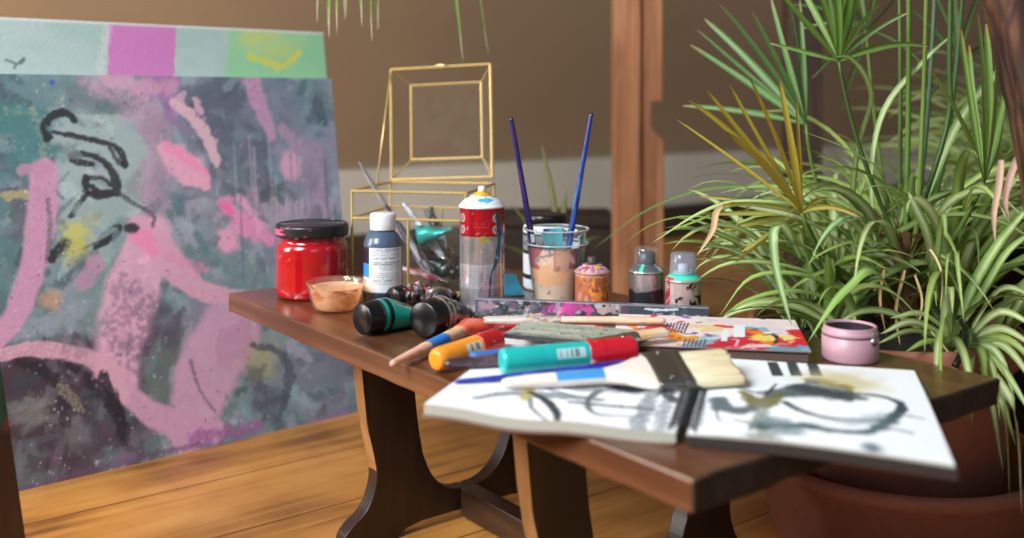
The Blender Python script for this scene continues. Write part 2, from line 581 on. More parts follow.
# slab with slightly worn, uneven edges
def table_top():
    bm = bmesh.new()
    bmesh.ops.create_cube(bm, size=1)
    for vv in bm.verts:
        vv.co = Vector(((vv.co.x + .5) * TL, (vv.co.y + .5) * TW, TZ - TT + (vv.co.z + .5) * TT))
    bmesh.ops.bisect_plane
    for k in range(1, 40):
        bmesh.ops.bisect_plane(bm, geom=bm.verts[:] + bm.edges[:] + bm.faces[:], plane_co=(TL * k / 40, 0, 0), plane_no=(1, 0, 0))
    for k in range(1, 20):
        bmesh.ops.bisect_plane(bm, geom=bm.verts[:] + bm.edges[:] + bm.faces[:], plane_co=(0, TW * k / 20, 0), plane_no=(0, 1, 0))
    ed = [e for e in bm.edges if len(e.link_faces) == 2 and abs(e.link_faces[0].normal.dot(e.link_faces[1].normal)) < .5]
    bmesh.ops.bevel(bm, geom=ed, offset=.0022, segments=2, affect='EDGES', profile=.5)
    rr = random.Random(3)
    for vv in bm.verts:
        c = vv.co
        if c.x > TL - .004 or c.y < .004:
            a = float(vnoise(c.y * 60 + 3, c.x * 60, 5)) - .5
            if c.z < TZ - .02: c.z += a * (.0035 if c.x > TL - .004 else .0012)
            if c.x > TL - .004: c.x += (float(vnoise(c.y * 45, c.z * 50, 8)) - .5) * .004
    bm.verts.index_update()
    v = [tuple(a.co) for a in bm.verts]; f = [[a.index for a in q.verts] for q in bm.faces]
    bm.free()
    return v, f
v, f = table_top()
ttm = M()
vv_ = np.array(v)
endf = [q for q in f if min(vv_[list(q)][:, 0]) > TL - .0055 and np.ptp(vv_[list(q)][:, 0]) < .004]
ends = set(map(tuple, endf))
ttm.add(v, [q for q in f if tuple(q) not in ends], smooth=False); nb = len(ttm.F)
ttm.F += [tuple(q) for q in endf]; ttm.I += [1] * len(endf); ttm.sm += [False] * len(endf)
ttm.build('table_top', [MT['table'], wood('shaded_end_wood', (20, 12, 9), (34, 21, 15), (50, 32, 22), (60, 60, 60), rough=.8)], table)  # shade on the near short end put into a darker wood colour
# trestle ends: two arms, a deep round notch between them and flared feet; outline in (along the short side, height)
half = [(0, TZ - TT), (.004, .24), (.012, .17), (.022, .125), (.027, .10), (.024, .075), (.012, .05), (-.008, .034), (-.02, .024), (-.024, .012), (-.022, 0),
        (.06, 0), (.075, .010), (.10, .014)]
wid = .358
left = half
right = [(wid - a, b_) for a, b_ in reversed(half)]
notch = [(wid - .083, TZ - TT)]
for t in np.linspace(0, math.pi, 17):
    pass
nl = [(.083, TZ - TT), (.086, .22), (.092, .16), (.099, .12), (.107, .095), (.118, .074), (.134, .057), (.155, .047), (.179, .044)]
notch = [(wid - a, b_) for a, b_ in nl[:-1]] + list(reversed(nl))
outline = left + right + notch
def smooth_poly(p, k=4):
    p = np.array(p); e = np.vstack([2 * p[0] - p[1], p, 2 * p[-1] - p[-2]]); out = []
    for i in range(len(p) - 1):
        for t in np.linspace(0, 1, k, endpoint=False):
            p0, p1, p2, p3 = e[i], e[i + 1], e[i + 2], e[i + 3]
            out.append(tuple(.5 * (2 * p1 + (p2 - p0) * t + (2 * p0 - 5 * p1 + 4 * p2 - p3) * t * t + (3 * p1 - p0 - 3 * p2 + p3) * t ** 3)))
    return out + [tuple(p[-1])]
curve = smooth_poly(half[:10]); flat_ = half[10:]
left = curve + flat_; right = [(wid - a, b_) for a, b_ in reversed(left)]
nls = smooth_poly(nl); notch = [(wid - a, b_) for a, b_ in nls[:-1]] + list(reversed(nls))
outline = left + right + notch
edge_wood = wood('lit_edge_wood', (96, 62, 34), (134, 92, 52), (164, 118, 72), (45, 45, 4), rough=.45)  # paler outer left edges: the light on them put into the colour
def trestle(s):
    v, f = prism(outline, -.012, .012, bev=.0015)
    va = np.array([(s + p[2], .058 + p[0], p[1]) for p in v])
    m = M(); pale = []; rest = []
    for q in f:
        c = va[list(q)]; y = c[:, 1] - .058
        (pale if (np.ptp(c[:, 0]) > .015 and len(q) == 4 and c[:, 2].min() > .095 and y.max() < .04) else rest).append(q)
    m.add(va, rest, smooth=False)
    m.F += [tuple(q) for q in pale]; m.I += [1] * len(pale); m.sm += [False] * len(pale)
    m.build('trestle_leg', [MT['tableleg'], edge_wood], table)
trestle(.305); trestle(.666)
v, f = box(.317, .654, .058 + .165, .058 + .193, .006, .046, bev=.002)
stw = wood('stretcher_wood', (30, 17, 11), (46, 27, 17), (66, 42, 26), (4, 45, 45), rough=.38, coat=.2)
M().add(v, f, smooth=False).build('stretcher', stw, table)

# ------------------------------------------------------------------ the two big canvases
CO = Vector((-.30, 1.96, 0)); CR = Vector((.763, .647, 0)).normalized()
lean = R(8.77)
Cback = Vector((-CR.y, CR.x, 0))
CU = (Cback * math.sin(lean) + Vector((0, 0, 1)) * math.cos(lean)).normalized()
CN = CR.cross(CU).normalized()


def plane_conv(o, r, u, n):
    eye = Vector((0, 0, H))
    def conv(x, y):
        d = Vector(((x - CX) / F, 1, -(y - HY) / F))
        t = (o - eye).dot(n) / d.dot(n)
        p = eye + d * t - o
        return p.dot(r), p.dot(u)
    return conv


def mat_of(o, x, y, z):
    mm = Matrix((x, y, z)).transposed().to_4x4(); mm.translation = o
    return mm


K = .0018                                          # metres per photo pixel on the canvas
CWD, CHT = .74, .657
ras = Ras(-CWD, 0, 0, CHT, 420, 375, (96, 126, 138))
ras.conv = plane_conv(CO, CR, CU, CN)
A = fbm(ras.X * 9, ras.Y * 9, 3); B = fbm(ras.X * 14 + 9, ras.Y * 7, 8); Cc = fbm(ras.X * 40, ras.Y * 22, 12)
ras.mix(sstep(.48, .62, A) * .6, (126, 122, 150)); ras.mix(sstep(.5, .62, B) * .9, (66, 102, 110)); ras.mix(sstep(.52, .66, Cc) * .5, (160, 176, 186))
for c, rx, ry, col, a in [((80, 140), 65, 75, (150, 176, 174), .9), ((70, 230), 45, 40, (136, 164, 164), .8), ((5, 115), 35, 45, (52, 104, 106), .9), ((45, 85), 45, 20, (86, 122, 130), .9),
                          ((110, 100), 30, 14, (92, 112, 120), .9), ((215, 115), 50, 50, (78, 86, 104), .95), ((240, 165), 45, 40, (84, 92, 110), .9), ((300, 130), 45, 60, (118, 124, 152), .7),
                          ((320, 200), 30, 70, (140, 128, 160), .6), ((310, 100), 25, 25, (84, 116, 128), .8), ((60, 415), 90, 80, (56, 42, 54), .97), ((20, 400), 50, 70, (52, 40, 50), .95), ((130, 440), 40, 40, (66, 54, 66), .8),
                          ((320, 360), 50, 55, (112, 122, 138), .9), ((300, 320), 45, 25, (124, 148, 154), .8), ((270, 420), 50, 30, (92, 124, 128), .8), ((345, 330), 26, 40, (100, 106, 124), .8),
                          ((70, 300), 50, 35, (104, 132, 136), .8), ((20, 250), 35, 40, (64, 104, 110), .8), ((30, 210), 25, 22, (82, 78, 98), .8), ((185, 380), 40, 55, (86, 100, 98), .9), ((235, 300), 35, 40, (96, 130, 138), .7),
                          ((200, 320), 30, 26, (120, 112, 140), .6), ((200, 210), 25, 40, (150, 134, 158), .6), ((205, 250), 25, 30, (70, 112, 118), .8), ((165, 90), 22, 25, (164, 96, 172), .75), ((260, 215), 30, 25, (166, 132, 160), .7)]:
    ras.blob(c, rx * K, ry * K, col, a, soft=.35, rag=1.1)
_rc = random.Random(5)
def dabs(count, lo, hi, amt):
    """loose knife and brush dabs, each a variation on the colour it lands on"""
    for k in range(count):
        u = _rc.uniform(-CWD, 0); v_ = _rc.uniform(0, CHT); a0 = _rc.uniform(-1.3, 1.9); l0 = _rc.uniform(lo, hi)
        c0_ = ras.c[int(v_ / CHT * 374), int((u + CWD) / CWD * 419)]
        tint = np.array(_rc.choice([(176, 206, 212), (60, 106, 116), (48, 68, 84), (190, 160, 192), (150, 184, 182), (88, 92, 124), (40, 50, 62), (120, 160, 172)]))
        cc = np.clip(c0_ * _rc.uniform(.6, 1.35) * (1 - amt) + tint * amt, 0, 255)
        cv = ras.conv; ras.conv = None
        ras.stroke([(u, v_), (u + l0 * K * math.cos(a0), v_ + l0 * K * math.sin(a0))], np.array([_rc.uniform(4, 16), _rc.uniform(2, 10)]) * K, cc, _rc.uniform(.55, .95), .4, _rc.uniform(.1, .6), .3)
        ras.conv = cv
dabs(420, 6, 34, .32)
def st(p, w, c, a=1, rag=.3, dry=0.0, soft=.2):
    if tuple(c) == (30, 32, 36): w = np.atleast_1d(w) * 1.05
    ras.stroke(p, np.array(np.atleast_1d(w), float) * K, c, a, rag, dry, soft)
st([(95, 78), (130, 100), (155, 140), (150, 200)], [30, 34, 28, 20], (190, 140, 170), .75, .4, .45, .4)
st([(150, 120), (165, 170), (150, 230)], [20, 26, 20], (150, 122, 152), .7, .4, .3, .4)
st([(105, 78), (140, 88), (170, 85)], 16, (214, 144, 178), .7, .5, .2, .4)
st([(8, 112), (30, 112), (42, 130), (44, 165)], [8, 9, 8, 6], (190, 182, 142), .95, .5, .3)
st([(5, 118), (22, 118), (35, 145), (20, 160)], 24, (58, 112, 114), .9, .4, .3, .3)
st([(8, 195), (26, 195)], 9, (160, 150, 104), .9, .5)
st([(45, 172), (42, 215), (32, 270), (14, 318), (-8, 345)], [24, 26, 22, 20, 18], (200, 134, 174), .98, .1, .1)
st([(25, 170), (46, 168)], 12, (188, 124, 160), .8, .4)
st([(150, 232), (132, 290), (120, 345), (116, 378)], [38, 50, 46, 40], (224, 158, 190), .98, .12, .12)
st([(128, 285), (118, 330), (140, 372)], [26, 26, 20], (108, 84, 112), .5, .6, .85)
st([(150, 300), (142, 345)], [26, 26], (96, 80, 104), .55, .6, .88)
st([(138, 225), (160, 250), (190, 282), (225, 297), (285, 300), (325, 300)], [22, 30, 24, 16, 18, 8], (218, 150, 182), .98, .15, .1)
st([(138, 236), (152, 250)], 16, (248, 120, 176), .9, .6, .2, .5)
st([(165, 255), (205, 270)], 8, (216, 130, 170), .8, .5, .4)
st([(80, 282), (95, 265)], 16, (184, 124, 162), .85, .5, .2)
st([(225, 335), (205, 380), (190, 430)], [70, 62, 44], (200, 144, 180), .98, .12, .08)
st([(235, 345), (250, 318)], [40, 10], (184, 126, 164), .8, .6, .3)
st([(118, 378), (135, 400), (165, 420), (215, 432)], [14, 20, 24, 22], (204, 140, 178), .98, .12, .1)
st([(-5, 356), (40, 349), (85, 357), (115, 375), (125, 400)], [10, 14, 15, 16, 8], (212, 150, 176), .98, .14, .15)
st([(165, 150), (185, 165), (205, 186)], [16, 34, 14], (240, 156, 190), .97, .35, .1)
st([(168, 146), (188, 160), (206, 172)], [10, 12, 6], (250, 128, 178), .9, .4, .25)
st([(174, 102), (192, 116), (208, 138), (217, 163)], [9, 12, 13, 10], (224, 172, 190), .97, .4, .1)
st([(196, 100), (200, 112)], 7, (212, 158, 182), .9, .5)
ras.blob((291, 166), 13 * K, 16 * K, (220, 154, 188), .95, .35, .2)
st([(224, 206), (245, 222), (268, 238)], [16, 22, 14], (246, 128, 184), .95, .6, .2, .3)
st([(240, 198), (262, 226)], [8, 10], (252, 150, 196), .8, .6, .3)
ras.blob((228, 240), 13 * K, 13 * K, (240, 150, 188), .95, .35, .35)
st([(222, 205), (232, 212)], 8, (255, 92, 160), .9, .5)
st([(250, 82), (262, 110), (272, 138)], [20, 18, 10], (200, 134, 178), .9, .4, .2, .3)
st([(282, 128), (300, 150)], [10, 14], (176, 132, 168), .8, .5, .2, .3)
st([(312, 150), (318, 200), (326, 240)], [24, 22, 14], (158, 128, 164), .8, .4, .2, .35)
st([(285, 215), (335, 205)], [18, 20], (176, 154, 186), .7, .6, .3, .4)
for k in range(16):                                # long drips on the right
    x0 = 235 + k * 7 + random.uniform(-3, 3); y0 = random.uniform(130, 210)
    st([(x0, y0), (x0 + 4, y0 + random.uniform(50, 110))], random.uniform(1.5, 3.5), random.choice([(70, 76, 96), (96, 104, 128), (190, 176, 200)]), .55, .5, .4)
bk = (30, 32, 36)
st([(47, 137), (44, 126), (56, 113), (68, 114), (74, 121)], [8, 6, 8, 6, 6], bk, .97, .35, .1)
st([(53, 132), (70, 135), (88, 139), (110, 144), (121, 152), (125, 166)], [3, 5, 5, 5, 6, 6], bk, .95, .3, .15)
st([(110, 148), (118, 162), (125, 166)], 4, bk, .8, .3, .3)
st([(92, 164), (76, 161), (72, 155), (90, 155), (106, 164), (116, 180), (117, 193)], [5, 7, 6, 5, 6, 8, 6], bk, .95, .3, .15)
st([(86, 178), (88, 188), (100, 194), (117, 193)], [6, 11, 10, 5], bk, .97, .3, .1)
st([(90, 178), (102, 178), (112, 186)], 4, bk, .9, .3, .2)
st([(90, 192), (80, 202), (71, 216)], [4, 5, 5], bk, .95, .3, .2)
st([(117, 192), (135, 204), (153, 215), (153, 226)], [5, 4, 4, 3], (60, 58, 68), .85, .5, .4)
st([(52, 258), (66, 243)], 9, bk, .95, .3, .1)
st([(95, 248), (108, 240), (118, 232), (120, 226), (114, 227)], [4, 6, 5, 4, 3], bk, .95, .3, .1)
ras.blob((132, 228), 7 * K, 5 * K, bk, .9, .3, .3)
st([(80, 250), (108, 238)], 3, bk, .8, .4, .3)
st([(48, 200), (50, 230), (46, 262)], [4, 5, 3], (66, 72, 76), .7, .5, .5)
st([(70, 262), (82, 240), (92, 218)], [16, 14, 10], (172, 176, 126), .65, .6, .5, .4)
ras.blob((76, 232), 11 * K, 9 * K, (198, 196, 84), .85, .6, .8)
ras.blob((76, 248), 8 * K, 8 * K, (188, 184, 76), .8, .6, .8)
ras.blob((52, 300), 9 * K, 8 * K, (190, 142, 104), .8, .5, .6)
st([(25, 330), (65, 318), (85, 308)], [12, 20, 14], (134, 146, 166), .8, .6, .4, .3)
st([(20, 362), (45, 372), (62, 392)], [8, 12, 6], (30, 26, 32), .95, .4, .2)
st([(70, 366), (95, 385), (116, 410), (124, 442)], [6, 10, 12, 6], (32, 28, 36), .97, .4, .15)
st([(102, 376), (114, 400), (124, 425)], [9, 10, 6], (28, 26, 34), .95, .4, .2)
st([(62, 400), (66, 424)], [12, 8], (36, 30, 40), .9, .6, .3)
st([(60, 385), (80, 408)], 8, (140, 138, 110), .7, .7, .6, .4)
ras.blob((33, 415), 12 * K, 13 * K, (112, 116, 112), .7, .7, .8)
ras.blob((74, 436), 12 * K, 12 * K, (104, 104, 108), .7, .7, .8)
ras.blob((30, 460), 11 * K, 13 * K, (84, 100, 102), .7, .7, .8)
ras.blob((110, 460), 13 * K, 10 * K, (92, 112, 120), .7, .7, .8)
ras.blob((262, 360), 17 * K, 20 * K, (164, 156, 104), .8, .6, .6)
st([(252, 345), (280, 352), (290, 380), (278, 420)], [5, 8, 12, 6], (64, 70, 84), .9, .5, .3, .3)
st([(258, 375), (266, 405), (282, 430)], [20, 22, 10], (72, 78, 92), .9, .6, .4, .4)
st([(195, 438), (240, 430), (260, 425)], [12, 16, 10], (146, 74, 148), .85, .6, .4, .4)
st([(20, 490), (120, 462), (200, 445)], [4, 7, 5], (92, 54, 88), .7, .6, .4, .4)
st([(310, 424), (345, 414)], 10, (132, 96, 150), .8, .6, .4, .4)
st([(190, 360), (200, 390), (215, 412)], [4, 3, 3], (84, 66, 96), .7, .5, .4)
st([(155, 245), (180, 262)], [5, 3], (226, 140, 180), .8, .6, .4)
ras.blob((52, 82), 2.5 * K, 2.5 * K, (36, 84, 190), 1, .3, .1)
dabs(36, 4, 14, .12)
ras.speck((205, 205, 215), .79, .006, .6, 2); ras.speck((50, 52, 62), .8, .008, .5, 5)
gray = ras.c.mean(-1, keepdims=True); ras.c = gray + (ras.c - gray) * .92
ras.c = 255 * (np.clip(ras.c, 0, 255) / 255) ** .80
painting = thing('painted_canvas', 'large abstract painting in pink, grey teal and black leaning on the plank floor', 'painting', mat=mat_of(CO, CR, CU, CN))
slab(ras, .0012, None, (88, 80, 96), (190, 182, 168)).build('painted_face', MT['canvas'], painting)
fr = M()
for bx in [(-CWD + .002, -CWD + .04, .002, CHT - .002), (-.042, -.002, .002, CHT - .002), (-CWD + .04, -.042, .002, .04), (-CWD + .04, -.042, CHT - .042, CHT - .002)]:
    v, f = box(bx[0], bx[1], bx[2], bx[3], -.019, -.0012, bev=.0012); fr.add(v, f, smooth=False)
fr.build('stretcher_frame', MT['handle'], painting)

# pale canvas standing behind it
PO = CO - CN * .024 + CR * .004
PHT = .757
ras = Ras(-CWD, 0, 0, PHT, 300, 300, (166, 196, 190))
ras.conv = plane_conv(PO, CR, CU, CN)
n0 = fbm(ras.X * 7, ras.Y * 12, 33)
ras.mix(sstep(.45, .65, n0) * .6, (186, 204, 206))
ras.poly([(108, 24), (177, 24), (174, 80), (108, 80)], (206, 128, 192), .97, .006)
ras.poly([(230, 22), (335, 22), (335, 82), (226, 82)], (146, 208, 160), .9, .02)
ras.blob((268, 42), 34 * K, 14 * K, (196, 208, 128), .9, .7, .5)
st([(250, 56), (282, 66), (300, 52)], [8, 9, 6], (226, 214, 84), .85, .6, .3, .4)
st([(240, 50), (300, 38)], 9, (160, 214, 168), .6, .6, .3, .4)
st([(6, 60), (20, 64), (24, 58), (14, 68)], 2, (84, 108, 106), .8)
st([(100, 72), (108, 30)], 8, (214, 216, 214), .6, .6, .4, .5)
ras.mix(sstep(PHT - .006, PHT - .003, ras.Y) * .85, (222, 226, 232))
pale = thing('pastel_canvas', 'pastel mint, pink and yellow-green canvas standing behind the large dark abstract painting', 'painting', mat=mat_of(PO, CR, CU, CN))
slab(ras, .0012, None, (206, 216, 214), (190, 182, 168)).build('painted_face', MT['canvas'], pale)
fr = M()
for bx in [(-CWD + .002, -CWD + .04, .002, PHT - .002), (-.042, -.002, .002, PHT - .002), (-CWD + .04, -.042, .002, .04), (-CWD + .04, -.042, PHT - .042, PHT - .002)]:
    v, f = box(bx[0], bx[1], bx[2], bx[3], -.019, -.0012, bev=.0012); fr.add(v, f, smooth=False)
fr.build('stretcher_frame', MT['handle'], pale)

# brown board leaning at the left edge of the view
BO = Vector((-.5655, 1.20, 0)); Bx = Vector((0, 1, 0)); Bu = Vector((-math.sin(R(8.2)), 0, math.cos(R(8.2)))); Bn = Bx.cross(Bu).normalized()
ras = Ras(-.5, 0, 0, .46, 120, 120, (82, 56, 50))
ras.mix(sstep(.4, .7, fbm(ras.X * 30, ras.Y * 6, 71)) * .5, (104, 74, 68))
edge = .225 + (fbm(ras.X * 30, ras.Y * 3, 5) - .5) * .02
ras.mix(sstep(-.004, .004, ras.Y - edge), (58, 120, 92))
ras.mix(sstep(.5, .6, fbm(ras.X * 60, ras.Y * 20, 75)) * sstep(-.004, .004, ras.Y - edge) * .5, (40, 74, 74))
ras.blob((-.004, .226), .01, .008, (176, 74, 60), .8, .4, .5)
bd = slab(ras, .016, None, (86, 60, 54), (120, 96, 76)).build('painted_board', MT['satin'])
bd.matrix_world = mat_of(BO, Bx, Bu, Bn)
tag(bd, 'brown board with green paint above, standing upright at the left edge', 'board')

# ------------------------------------------------------------------ posts and beam
def post(name, label, cat, px0, px1, d, depth, mat, notch=False):
    a = Q(px0, 200, d).x; b_ = Q(px1, 200, d).x
    return a, b_
pd = 2.45
xa, xm, xb = Q(615, 200, pd).x, Q(641, 200, pd).x, Q(664.5, 200, pd).x
po = thing('timber_post', 'reddish brown notched timber post rising behind the small spray cans', 'post', (xm, pd, 0))
v, f = box(xa - xm, 0, 0, .09, 0, 1.75, bev=.003)
M().add(v, f, smooth=False).build('upright', MT['post'], po)
zt = lambda y: H - (y - HY) / F * pd
w = xb - xm; wn = Q(652, 200, pd).x - xm
out = [(0.0005, 0), (w, 0), (w, zt(141)), (wn + .003, zt(130)), (wn, zt(127)), (wn, zt(102)), (w - .003, zt(101)), (w - .003, 1.72), (.0005, 1.72)]
v, f = prism(out, -.075, -.012, bev=.002)
v = [(p[0], -p[2], p[1]) for p in v]
M().add(v, f, smooth=False).build('notched_side_board', MT['post'], po)

x0, x1 = Q(786, 50, 2.6).x, Q(818, 50, 2.6).x
v, f = box(-(x1 - x0) / 2, (x1 - x0) / 2, -.04, .04, 0, 1.6, bev=.003)
o = M().add(v, f, smooth=False).build('dark_post', MT['dpost']); o.location = ((x0 + x1) / 2, 2.6, 0)
tag(o, 'dark brown upright post far behind the palm leaves', 'post')

# rough beam, slanting through the top right corner
bmz = M()
def beam_sec(z):
    t = (z - .496) / .2236
    xl = .573 - .0438 * t + .012 * max(0, 1 - abs(t - .4))
    return xl
VV = []; CCn = 22; ZZ = np.linspace(0, 1.55, 40)
for z in ZZ:
    xl = beam_sec(z); wd = .085; dp = .07
    for k in range(CCn):
        a = 2 * math.pi * k / CCn
        cx_ = np.sign(math.cos(a)) * abs(math.cos(a)) ** .45; sy_ = np.sign(math.sin(a)) * abs(math.sin(a)) ** .45
        nzv = (float(vnoise(a * 3, z * 14, 4)) - .5) * .006
        VV.append((xl + wd / 2 + cx_ * (wd / 2 + nzv), 1.13 + sy_ * (dp / 2 + nzv), z))
ff = grid_faces(CCn, len(ZZ), True); ff.append(tuple(range(CCn))); ff.append(tuple((len(ZZ) - 1) * CCn + k for k in range(CCn)))
bo = Vector((beam_sec(0) + .0425, 1.13, 0))
VV = [(p[0] - bo.x, p[1] - bo.y, p[2]) for p in VV]
o = bmz.add(VV, ff).build('rough_beam', MT['beam']); o.location = bo
tag(o, 'rough cracked reddish brown timber slanting through the top right corner', 'beam')

# ------------------------------------------------------------------ jars, bottles and cans on the table
FRONT = -math.pi / 2                               # the side of a round thing that looks at the photographer


def adiff(th, a):
    return (th - a + math.pi) % (2 * math.pi) - math.pi


def nz3(th, z, s, seed, o=4):
    return fbm(np.cos(th) * s + 40, np.sin(th) * s + z * s * 30 + 40, seed, o)


def mixc(c, m, col):
    m = np.clip(m, 0, 1)[:, None]
    return c * (1 - m) + np.asarray(col, float) * m


# red paint jar
jar = thing('paint_jar', 'round jar of bright red paint with a paint-marked black screw lid', 'jar', (-.3085, 1.56, TZ))
def cj(th, z, r):
    c = np.ones((len(th), 3)) * (166, 10, 22)
    c = mixc(c, sstep(.5, .66, nz3(th, z, 2, 5)) * .5, (150, 8, 20))
    c = mixc(c, sstep(.64, .70, nz3(th, z, 4, 9)) * sstep(.022, .004, z), (226, 190, 196))
    c = mixc(c, sstep(.80, .84, nz3(th, z, 3, 29)) * .8, (90, 20, 26))
    c = mixc(c, sstep(.80, .83, nz3(th, z, 3, 39)) * .8, (230, 110, 120))
    return c
prof = [(0, .0), (.047, 0), (.0535, .004), (.0555, .012), (.0548, .074), (.0530, .081), (.0480, .086), (.0478, .096), (.0465, .096)]
v, f, c = lathe(prof, 96, colfn=cj, step=.0025)
M().add(v, f, c).build('jar_body', attr('red_jar', rough=.16, coat=.6), jar)
def cl(th, z, r):
    c = np.ones((len(th), 3)) * (24, 24, 27)
    c = mixc(c, (np.abs(adiff(th, FRONT - 1.15)) < .38 + .12 * np.sin(z * 900)) * sstep(.108, .105, z) * (z > .097), (206, 84, 112))
    c = mixc(c, sstep(.76, .80, nz3(th, z, 4, 19)), (178, 70, 110))
    c = mixc(c, sstep(.82, .84, nz3(th, z, 6, 23)), (210, 210, 214))
    return c
prof = [(.047, .094), (.0545, .094), (.0552, .096)] + [(.0552 + (.0004 if k % 2 else 0), .097 + .0012 * k) for k in range(10)] + [(.0545, .1115), (.052, .1125), (.048, .1125), (.047, .1118), (0, .1118)]
v, f, c = lathe(prof, 96, colfn=cl, step=.002)
M().add(v, f, c).build('lid', attr('jar_lid', rough=.35), jar)

# little glass bowl with dried orange paint
bowl = thing('glass_bowl', 'small clear bowl smeared with dried peach and gold paint', 'bowl', (-.2525, 1.452, TZ))
prof = [(0, .002), (.026, .002), (.0285, .004), (.033, .012), (.0395, .036), (.0412, .0415), (.0420, .0425), (.0428, .0415), (.0425, .039), (.0415, .036), (.0350, .010), (.0305, .001), (.026, 0), (0, 0)]
v, f = lathe(prof, 64)
M().add(v, f).build('bowl_body', clear('bowl_glass', tint=(255, 246, 236), gloss=1.0, dirt=.16, dcol=(246, 214, 184)), bowl)
def cb(th, z, r):
    c = np.ones((len(th), 3)) * (246, 206, 170)
    n = fbm(np.cos(th) * 6 + 9 + np.sin(z * 300) * .5, np.sin(th) * 6 + z * 200, 4)
    c = mixc(c, sstep(.5, .6, n) * sstep(.0, .6, adiff(th, FRONT) + .5), (232, 160, 96))
    c = mixc(c, sstep(.57, .60, n) * sstep(.63, .6, n) * .8, (255, 226, 170))
    c = mixc(c, sstep(.62, .68, nz3(th, z, 5, 45)) * sstep(.01, .03, z), (206, 88, 50))
    return c
prof = [(0, .0026), (.0262, .0030), (.0288, .0050), (.0325, .0125), (.0385, .0345)]
v, f, c = lathe(prof, 72, colfn=cb, step=.0012)
v = v + 0
keep = []
cen = np.array([v[list(q)].mean(0) for q in f])
nn = fbm(np.arctan2(cen[:, 1], cen[:, 0]) * 3 + 8, cen[:, 2] * 160, 61, 3)
thr = .36 + np.clip((cen[:, 2] - .016) / .02, 0, 1) * .22
f2 = [q for q, a, t in zip(f, nn, thr) if a > t - .30]
M().add(v, f2, c).build('paint_residue', leaf_material('bowl_paint', .3, .45), bowl)

# blue-grey ink bottle
bot = thing('ink_bottle', 'dark slate-blue plastic bottle with a white cap and printed label', 'bottle', (-.190, 1.488, TZ))
def lab(th, z, z0, z1, base, ink, rows, a0, a1, seed):
    """printed block of tiny unreadable lines"""
    t = (z - z0) / (z1 - z0) * rows
    fr_ = t - np.floor(t)
    word = vnoise((th - a0) * 26 + np.floor(t) * 7.3, np.floor(t) * 3.1, seed) > .33
    return (fr_ > .35) & (fr_ < .8) & word & (adiff(th, (a0 + a1) / 2) > -(a1 - a0) / 2) & (adiff(th, (a0 + a1) / 2) < (a1 - a0) / 2) & (z > z0) & (z < z1)
def cbot(th, z, r):
    c = np.ones((len(th), 3)) * (66, 84, 106)
    c = mixc(c, (z < .022) * 1.0, (38, 48, 66))
    L = (z > .023) & (z < .088)
    a = adiff(th, FRONT)
    c = mixc(c, L * (a > -.66) * (a < 1.35), (214, 217, 222))
    c = mixc(c, L * (a <= -.66) * (a > -1.6), (28, 30, 36))
    c = mixc(c, L * (a <= -.66) * (a > -1.6) * (z < .064) * (z > .044), (24, 132, 222))
    c = mixc(c, L * (a <= -.66) * (a > -1.6) * (z < .044), (214, 217, 222))
    for z0, z1, rows in [(.034, .052, 7), (.055, .068, 5), (.071, .086, 6)]:
        c = mixc(c, lab(th, z, z0, z1, 0, 0, rows, FRONT - .52, FRONT + 1.15, 7 + rows) * .62, (90, 92, 100))
    return c
prof = [(0, 0), (.026, 0), (.0285, .003), (.0285, .090), (.0278, .094), (.0255, .101), (.0205, .1075), (.0165, .1105), (.0155, .115), (0, .115)]
v, f, c = lathe(prof, 180, colfn=cbot, step=.0009)
M().add(v, f, c).build('bottle_body', attr('bottle_print', rough=.3, coat=.15), bot)
prof = [(.015, .1115), (.0186, .1115), (.0190, .113)]
v, f = lathe([(.015, .1115), (.0188, .1115), (.0192, .1125), (.0190, .133), (.0180, .1352), (.0165, .136), (0, .136)], 60)
rib = np.arctan2(v[:, 1], v[:, 0])
k = 1 + .012 * np.sign(np.sin(rib * 30)) * ((v[:, 2] > .113) & (v[:, 2] < .132))
v[:, 0] *= k; v[:, 1] *= k
M().add(v, f).build('cap', MT['white'], bot)

